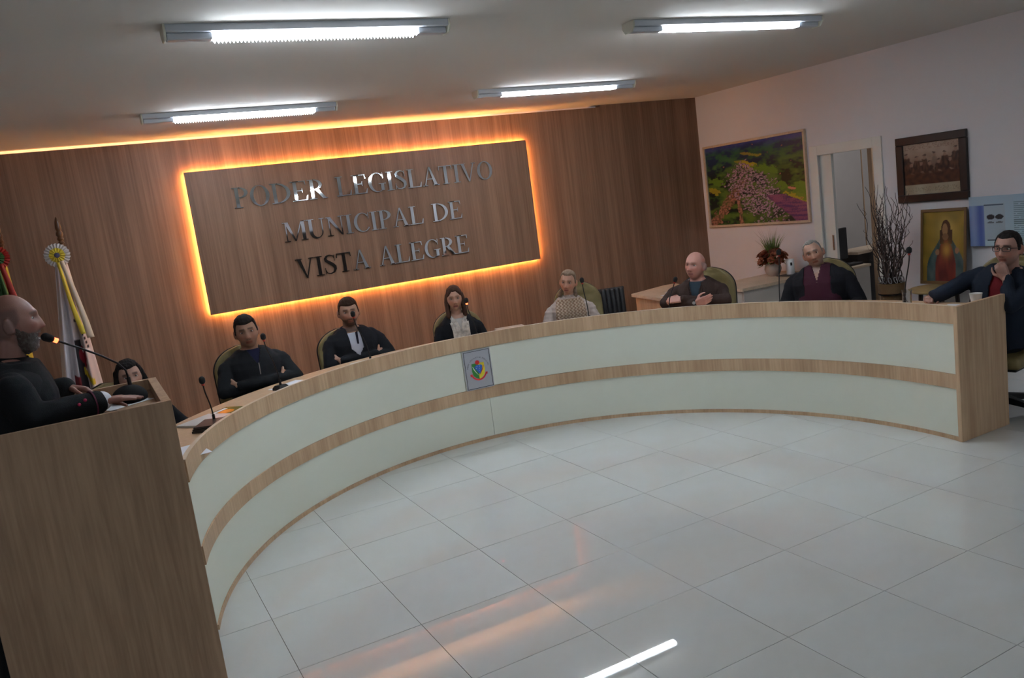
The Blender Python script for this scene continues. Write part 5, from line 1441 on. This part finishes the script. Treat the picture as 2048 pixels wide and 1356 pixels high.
r, U, H, Rh = person(S); seat_chair(r, S, 'olive leather executive chair behind the woman in a scarf', 0.93, 0.04)
M_scarf = mat('scarf_print', (0.46, 0.42, 0.37), 0.8, var=0.40, vscale=22, bump=0.2, bscale=60)
mb = MB()
for s in (-1, 1):
    path = [((0.0, -0.095, 1.098), 0.020, (0, -1)), ((0.052, -0.070, 1.096), 0.022, (0.8, -0.6)), ((0.072, -0.015, 1.080), 0.024, (1, 0)), ((0.066, 0.045, 1.050), 0.028, (0.8, 0.6)), ((0.050, 0.095, 1.000), 0.034, (0.3, 1)), ((0.040, 0.124, 0.93), 0.040, (0.1, 1)), ((0.038, 0.136, 0.84), 0.044, (0, 1)), ((0.042, 0.138, 0.70), 0.048, (0, 1))]
    n = 40; rows = []
    for i in range(n + 1):
        t = i / n * (len(path) - 1); k = min(int(t), len(path) - 2); f = t - k
        P_ = Vector(path[k][0]).lerp(Vector(path[k + 1][0]), f); w_ = path[k][1] * (1 - f) + path[k + 1][1] * f
        nx = Vector((path[k][2][0] * (1 - f) + path[k + 1][2][0] * f, path[k][2][1] * (1 - f) + path[k + 1][2][1] * f, 0.25)).normalized()
        q_ = [path[min(k + 1, len(path) - 1)][0][a_] - path[k][0][a_] for a_ in range(3)]
        tg = Vector(q_).normalized(); sd_ = nx.cross(tg).normalized()
        row = []
        for j_ in range(9):
            u_ = (j_ - 4) / 4
            rip = 0.0035 * math.sin(u_ * 6 + i * 0.05) + 0.002 * math.sin(u_ * 13 + 2)
            p_ = P_ + sd_ * u_ * w_ + nx * (0.014 + rip); row.append((s * p_.x, p_.y, p_.z))
        rows.append(row)
    vs = [tuple(U(p_)) for row in rows for p_ in row]; fs = []
    for i in range(n):
        for j_ in range(8): a_ = i * 9 + j_; fs.append((a_, a_ + 9, a_ + 10, a_ + 1))
    mb.add(vs, fs)
so = mb.build('scarf', M_scarf, r, smooth=True); md = so.modifiers.new('s', 'SOLIDIFY'); md.thickness = 0.007; md.offset = 0
for s in (-1, 1): MB().ell(H((s * 0.076, 0.004, -0.040)), (0.004, 0.004, 0.005)).build('earring', M_paper, r, smooth=True)
# woman in the knitted sweater
HR = [([(0, -0.10, 0.02), (0.03, -0.115, -0.04), (0.05, -0.10, -0.10)], 0.034, 0.016), ([(-0.06, -0.06, -0.02), (-0.03, -0.09, -0.05)], 0.022, 0.022), ([(0.06, -0.06, -0.02), (0.03, -0.09, -0.05)], 0.022, 0.022), ([(0.05, -0.07, -0.06), (0.072, -0.03, -0.10), (0.085, 0.0, -0.135)], 0.022, 0.020), ([(-0.05, -0.07, -0.06), (-0.072, -0.035, -0.10), (-0.082, -0.01, -0.13)], 0.020, 0.018)]
def knitc(q):
    if abs(q.x) > 0.15 + 0.25 * max(0, 0.98 - q.z) * 0.3 - 0.35 * max(0, q.z - 1.0) or q.z > 1.07: return (0.36, 0.30, 0.27)
    cell = (math.sin(q.x * 175 + (0.9 if int(q.z * 62) % 2 else 0)) * math.sin(q.z * 195))
    return lerp3((0.23, 0.15, 0.10), (0.42, 0.33, 0.25), 0.5 + 0.7 * cell)
def knitg(q):
    if abs(q.x) > 0.135: return 0.001 * math.sin(q.z * 160)
    return 0.004 * (math.sin(q.x * 175 + (0.9 if int(q.z * 62) % 2 else 0)) * math.sin(q.z * 195))
S = dict(label='seated blonde woman with tied-back hair in a cable-knit beige and brown sweater', scale=0.935, top=(3.496, 1.220), face=rad(-118), yaw=rad(-16), pitch=rad(0), roll=rad(-9), W=1.0, D=1.0, fem=True, hs=1.02,
         skin=(0.46, 0.26, 0.185), haircol=(0.21, 0.15, 0.105), browcol=(0.14, 0.085, 0.06), brow=0.6, hair=dict(t=0.008, front=0.080, vol=0.004, locks=HR), head=dict(jaw=0.30, wide=1.0, nose=0.023), lip=(0.34, 0.12, 0.10),
         arms={s: ((s * 0.27, 0.07, 0.80), (s * 0.13, 0.28, 0.86)) for s in (-1, 1)}, hands=flathands(),
         clothes=[dict(kind='top', name='sweater', mat='sweater', rgb=(0.4, 0.3, 0.2), g=0.018, collar=(0.022, 0.066), neckcut=1.105, colour=knitc, knit=knitg, vox=0.005, sleeve=0.97, wr=0.006)] + legs_std())
r, U, H, Rh = person(S); seat_chair(r, S, 'olive leather executive chair behind the woman in a knitted sweater', 1.0, 0.10)
# bald man in a brown blazer leaning on folded arms
S = dict(label='seated bald man in a brown blazer leaning on folded arms', scale=0.985, top=(4.34, 0.389), face=rad(-146), neck=-0.022, yaw=rad(-12), pitch=rad(-9), roll=rad(-5), lean=rad(13), W=1.12, D=1.15, hs=1.07,
         skin=(0.47, 0.235, 0.185), haircol=(0.16, 0.14, 0.13), browcol=(0.20, 0.13, 0.10), brow=0.5, hair=None, scalp=((0.22, 0.17, 0.155), 0.7, 0.05), head=dict(jaw=0.22, wide=1.05, nose=0.026), lip=(0.36, 0.16, 0.14), squint=True,
         arms={1: ((0.28, 0.24, 0.89), (-0.06, 0.40, 0.895)), -1: ((-0.28, 0.24, 0.885), (0.09, 0.37, 0.935))}, hands={1: ((-1, 0.05, 0.30), (0, -1, 0.2), (0, 0.2, 1), 0.35), -1: ((1, 0.05, 0.05), (0, -0.6, -0.6), (0, 0.6, 0.8), 0.45)},
         clothes=[dict(kind='shirt', name='shirt', mat='teal_shirt', rgb=(0.028, 0.045, 0.06), g=0.003, zmax=1.09, wr=0.002),
                  dict(kind='collar', name='shirt_collar', mat='teal_shirt', rgb=(0.028, 0.045, 0.06), h=0.012, open=0.5),
                  dict(kind='top', name='blazer', mat='brown_blazer', rgb=(0.038, 0.022, 0.018), g=0.016, v=dict(z0=0.90, h=0.17, w=0.052, ymax=0.21), neckcut=1.098, collar=(0.005, 0.070), sleeve=0.92, wr=0.008),
                  dict(kind='lapel', name='lapel', mat='brown_blazer', rgb=(0.038, 0.022, 0.018), z0=0.88)] + legs_std())
r, U, H, Rh = person(S); seat_chair(r, S, 'olive leather executive chair with tufted back rising right of the bald man')
w = Vector(S['arms'][1][1]) + (Vector(S['arms'][1][0]) - Vector(S['arms'][1][1])).normalized() * 0.012
MB().tube([tuple(w + Vector((0.0, 0.034 * math.cos(a), 0.034 * math.sin(a)))) for a in [2 * PI * i / 14 for i in range(15)]], 0.006, 6).build('watch_strap', M_black, r)
MB().tube([tuple(w + Vector((0.004, 0.034, 0.010))), tuple(w + Vector((0.002, 0.041, 0.012)))], 0.015, 16).build('watch_face', M_chrome, r)
# older man in maroon with an open black jacket, head tilted
S = dict(label='seated older man in an open black jacket over a maroon pullover, head tilted', scale=1.0, top=(4.939, -0.356), face=rad(-146), yaw=rad(4), pitch=rad(-4), neck=-0.038, roll=rad(15), side=rad(3), W=1.13, D=1.18, hs=0.98,
         skin=(0.37, 0.205, 0.14), haircol=(0.20, 0.185, 0.17), browcol=(0.12, 0.10, 0.09), hair=dict(t=0.005, front=0.094, temple=1.1), head=dict(jaw=0.28, wide=1.02, nose=0.030), beard=((0.40, 0.36, 0.33), 0.25), squint=True,
         arms={1: ((0.30, 0.05, 0.77), (0.25, 0.30, 0.74)), -1: ((-0.30, 0.05, 0.77), (-0.25, 0.30, 0.74))}, hands={s: ((0, 1, -0.25), (0, -0.25, -1), (-s, 0, 0), 0.3) for s in (-1, 1)},
         clothes=[dict(kind='shirt', name='pullover', mat='maroon_pullover', rgb=(0.050, 0.012, 0.022), g=0.012, zmax=1.10, neckcut=1.10, wr=0.006, bulge=0.03, v=dict(z0=0.985, h=0.11, w=0.034, ymax=0.2)),
                  dict(kind='collar', name='pullover_collar', mat='maroon_pullover', rgb=(0.050, 0.012, 0.022), h=0.02, open=0.5),
                  dict(kind='top', name='jacket', mat='black_wool_jacket', rgb=(0.009, 0.009, 0.012), g=0.024, v=dict(z0=0.3, h=0.5, w=0.105, ymax=0.28), neckcut=1.10, wr=0.008)] + legs_std())
r, U, H, Rh = person(S); seat_chair(r, S, 'olive leather executive chair hidden behind the older man in maroon')
MB().box(-0.005, 0.005, 0, 0.006, 0, 0.022).xform(lambda p: U((p.x, 0.135 + p.y, 0.945 + p.z))).build('zip_pull', M_chrome, r)
# man with glasses at the right end
S = dict(label='seated man with glasses in a navy jacket, chin on hand, at far right', scale=0.985, top=(5.15, -1.933), face=rad(-170), neck=-0.02, legx=0.10, chin=True, yaw=rad(-2), pitch=rad(-4), roll=rad(-3), side=rad(-11), W=1.10, D=1.12, hs=1.04,
         skin=(0.36, 0.185, 0.135), haircol=(0.012, 0.010, 0.010), hair=dict(t=0.007, front=0.078, temple=1.0), head=dict(jaw=0.30, wide=1.0), beard=((0.12, 0.08, 0.07), 0.25),
         wristw={1: (4.93, -1.50, 0.885)}, arms={1: ((0.30, 0.20, 0.90), (0.32, 0.42, 0.855)), -1: ((-0.20, 0.24, 0.84), (-0.075, 0.165, 1.035))}, hands={1: ((0.0, 1, -0.12), (0.0, -0.1, -1), (-1, 0, 0), 1.1), -1: ((0.30, 0.10, 0.9), (0.3, -1.0, 0.0), (1, 0, 0.3), 1.0)},
         clothes=[dict(kind='shirt', name='shirt', mat='red_shirt', rgb=(0.16, 0.012, 0.016), g=0.004, zmax=1.075, wr=0.004),
                  dict(kind='top', name='jacket', mat='navy_jacket', rgb=(0.010, 0.015, 0.026), g=0.018, collar=(0.025, 0.070), v=dict(z0=0.66, h=0.30, w=0.050, ymax=0.2), neckcut=1.095, sleeve=0.93, wr=0.009)] + legs_std())
r, U, H, Rh = person(S); seat_chair(r, S, 'olive and black executive chair at the right end of the desk, base showing')
gfr = MB(); 
for s in (-1, 1):
    pts = [H((s * (0.032 + 0.025 * math.copysign(abs(math.cos(a)) ** 0.6, math.cos(a))), 0.104 - 0.010 * abs(math.cos(a)) * (1 if math.cos(a) > 0 else 0), 0.004 + 0.016 * math.copysign(abs(math.sin(a)) ** 0.6, math.sin(a)))) for a in [2 * PI * i / 20 for i in range(21)]]
    gfr.tube([tuple(p) for p in pts], 0.0022, 6)
    gfr.tube([tuple(H((s * 0.057, 0.094, 0.010))), tuple(H((s * 0.078, 0.05, 0.010))), tuple(H((s * 0.083, -0.01, 0.004)))], 0.0024, 6)
gfr.tube([tuple(H((-0.008, 0.106, 0.008))), tuple(H((0.008, 0.106, 0.008)))], 0.002, 6)
gfr.build('glasses', M_black, r, smooth=True)
# young woman partly hidden behind the podium
HR = [([(s * 0.068, 0.0, 0.05), (s * 0.086, 0.0, -0.03), (s * 0.090, 0.0, -0.12), (s * 0.09, 0.02, -0.22), (s * 0.085, 0.04, -0.30)], 0.024, 0.020) for s in (-1, 1)] + \
     [([(s * 0.05, -0.06, 0.03), (s * 0.075, -0.055, -0.08), (s * 0.07, -0.05, -0.24)], 0.036, 0.028) for s in (-1, 1)] + [([(0, -0.085, 0.02), (0, -0.085, -0.22)], 0.045, 0.035)]
S = dict(label='young woman with long black hair half hidden behind the podium', scale=0.937, top=(-0.385, 0.496), face=rad(-62), yaw=rad(-24), pitch=rad(-6), roll=rad(4), W=0.94, D=0.95, fem=True, hs=1.02,
         skin=(0.36, 0.205, 0.15), haircol=(0.008, 0.006, 0.006), hair=dict(t=0.011, front=0.070, vol=0.004, locks=HR), head=dict(jaw=0.34, wide=1.0, nose=0.024), lip=(0.28, 0.10, 0.09),
         arms={s: ((s * 0.29, 0.10, 0.80), (s * 0.20, 0.30, 0.84)) for s in (-1, 1)}, hands=flathands(),
         clothes=[dict(kind='top', name='coat', mat='black_coat', rgb=BLACK, g=0.018, collar=(0.01, 0.066), neckcut=1.09, wr=0.007)] + legs_std())
r, U, H, Rh = person(S); seat_chair(r, S, 'olive leather executive chair behind the young woman at the podium')

# ------------------------------------------------------------------ the speaker
S = dict(label='standing bald bearded speaker in a black robe with pink cuff buttons at the podium', scale=0.965, floor=0.131, stand=True, dz=0.43, top=(-0.822, -1.53), face=rad(2), yaw=rad(-2), pitch=rad(-6), roll=rad(0), lean=rad(9), W=1.10, D=1.15, hs=1.04, vox=0.0042,
         skin=(0.30, 0.15, 0.115), haircol=(0.07, 0.05, 0.04), browcol=(0.10, 0.07, 0.055), hair=None, scalp=((0.10, 0.065, 0.055), 0.62, 0.075), head=dict(jaw=0.20, wide=1.05, nose=0.023), beardmesh=((0.34, 0.32, 0.31), 0.014), beard=((0.12, 0.10, 0.09), 0.8), squint=True,
         wristw={1: (-0.555, -1.72, 1.378), -1: (-0.675, -1.30, 1.405)}, arms={1: ((0.285, 0.10, 1.285), (0.115, 0.415, 1.275)), -1: ((-0.27, 0.08, 1.27), (-0.275, 0.32, 1.325))}, hands={1: ((0.02, 1, -0.06), (0.0, 0, -1), (-1, 0, 0), 0.08), -1: ((0.25, 0.8, -0.25), (0.3, -0.1, -1), (1, 0, 0), 0.55)},
         clothes=[dict(kind='top', name='robe_top', mat='black_robe', rgb=(0.0075, 0.009, 0.0105), g=0.030, collar=(0.02, 0.070), neckcut=1.10, sleeve=0.90, wr=0.009, ws=9)] + legs_std())
r, U, H, Rh = person(S)
m_robe = cloth('black_robe', (0.0075, 0.009, 0.0105))
# robe skirt and shoulder cape
mb = MB().loft([(0, 0.02, 0.10, 0.30, 0.26), (0, 0.02, 0.5, 0.26, 0.22), (0, 0.0, 0.95, 0.205, 0.17), (0, 0.02, 1.15, 0.195, 0.155)], 60)
vs2 = []
for (x_, y_, z_) in mb.v:
    a = math.atan2(y_, x_); k = 1 + 0.05 * math.sin(a * 11) * sst(1.15, 0.3, z_); vs2.append((x_ * k, y_ * k, z_))
mb.v = vs2; mb.build('robe_skirt', m_robe, r, smooth=True)
cp = MB(); vs = []; fs = []; nA = 90; nV = 16
for j in range(nV + 1):
    v = j / nV
    for i in range(nA):
        a = 2 * PI * i / nA; ca, sa = math.cos(a), math.sin(a)
        top_rx, top_ry = 0.068, 0.062
        sh_ = sst(0.0, 0.45, v)
        rx = top_rx + (0.262 - top_rx) * sh_ + 0.045 * sst(0.4, 1, v); ry = top_ry + (0.148 - top_ry) * sh_ + 0.045 * sst(0.4, 1, v)
        z = 1.090 - 0.085 * sst(0, 0.5, v) - 0.235 * sst(0.28, 1.0, v) * (1.0)
        k = 1 + 0.045 * math.sin(a * 9 + 1) * sst(0.4, 1, v)
        vs.append(tuple(U((rx * ca * k, -0.015 + ry * sa * k, z))))
for j in range(nV):
    for i in range(nA):
        i2 = (i + 1) % nA; fs.append((j * nA + i, j * nA + i2, (j + 1) * nA + i2, (j + 1) * nA + i))
cp.add(vs, fs); o = cp.build('cape', m_robe, r, smooth=True); md = o.modifiers.new('s', 'SOLIDIFY'); md.thickness = 0.006
# white shirt cuff, pink piping and buttons on the near sleeve
e, w = Vector(S['arms'][1][0]), Vector(S['arms'][1][1]); d = (w - e).normalized()
MB().cap(w - d * 0.060, 0.046, w + d * 0.004, 0.042, 24).build('shirt_cuff', M_paper, r, smooth=True)
mpk = mat('pink_button', (0.45, 0.02, 0.09), 0.5)
MB().tube([tuple(w - d * 0.036), tuple(w - d * 0.030)], 0.056, 24).build('cuff_piping', mat('magenta_piping', (0.10, 0.005, 0.03), 0.6), r, smooth=True)
su = Vector((0.9, -0.3, 0.35)).normalized()
for q, off in ((0.075, 0.010), (0.10, -0.012)):
    c_ = w - d * q; n_ = (su - d * su.dot(d)).normalized()
    MB().ell(c_ + n_ * 0.062 + Vector((0, 0, off * 0.5)), (0.007, 0.007, 0.007)).build('pink_button', mpk, r, smooth=True)
e, w = Vector(S['arms'][-1][0]), Vector(S['arms'][-1][1]); d = (w - e).normalized()
MB().cap(w - d * 0.04, 0.038, w - d * 0.004, 0.035, 20).build('shirt_cuff', M_paper, r, smooth=True)
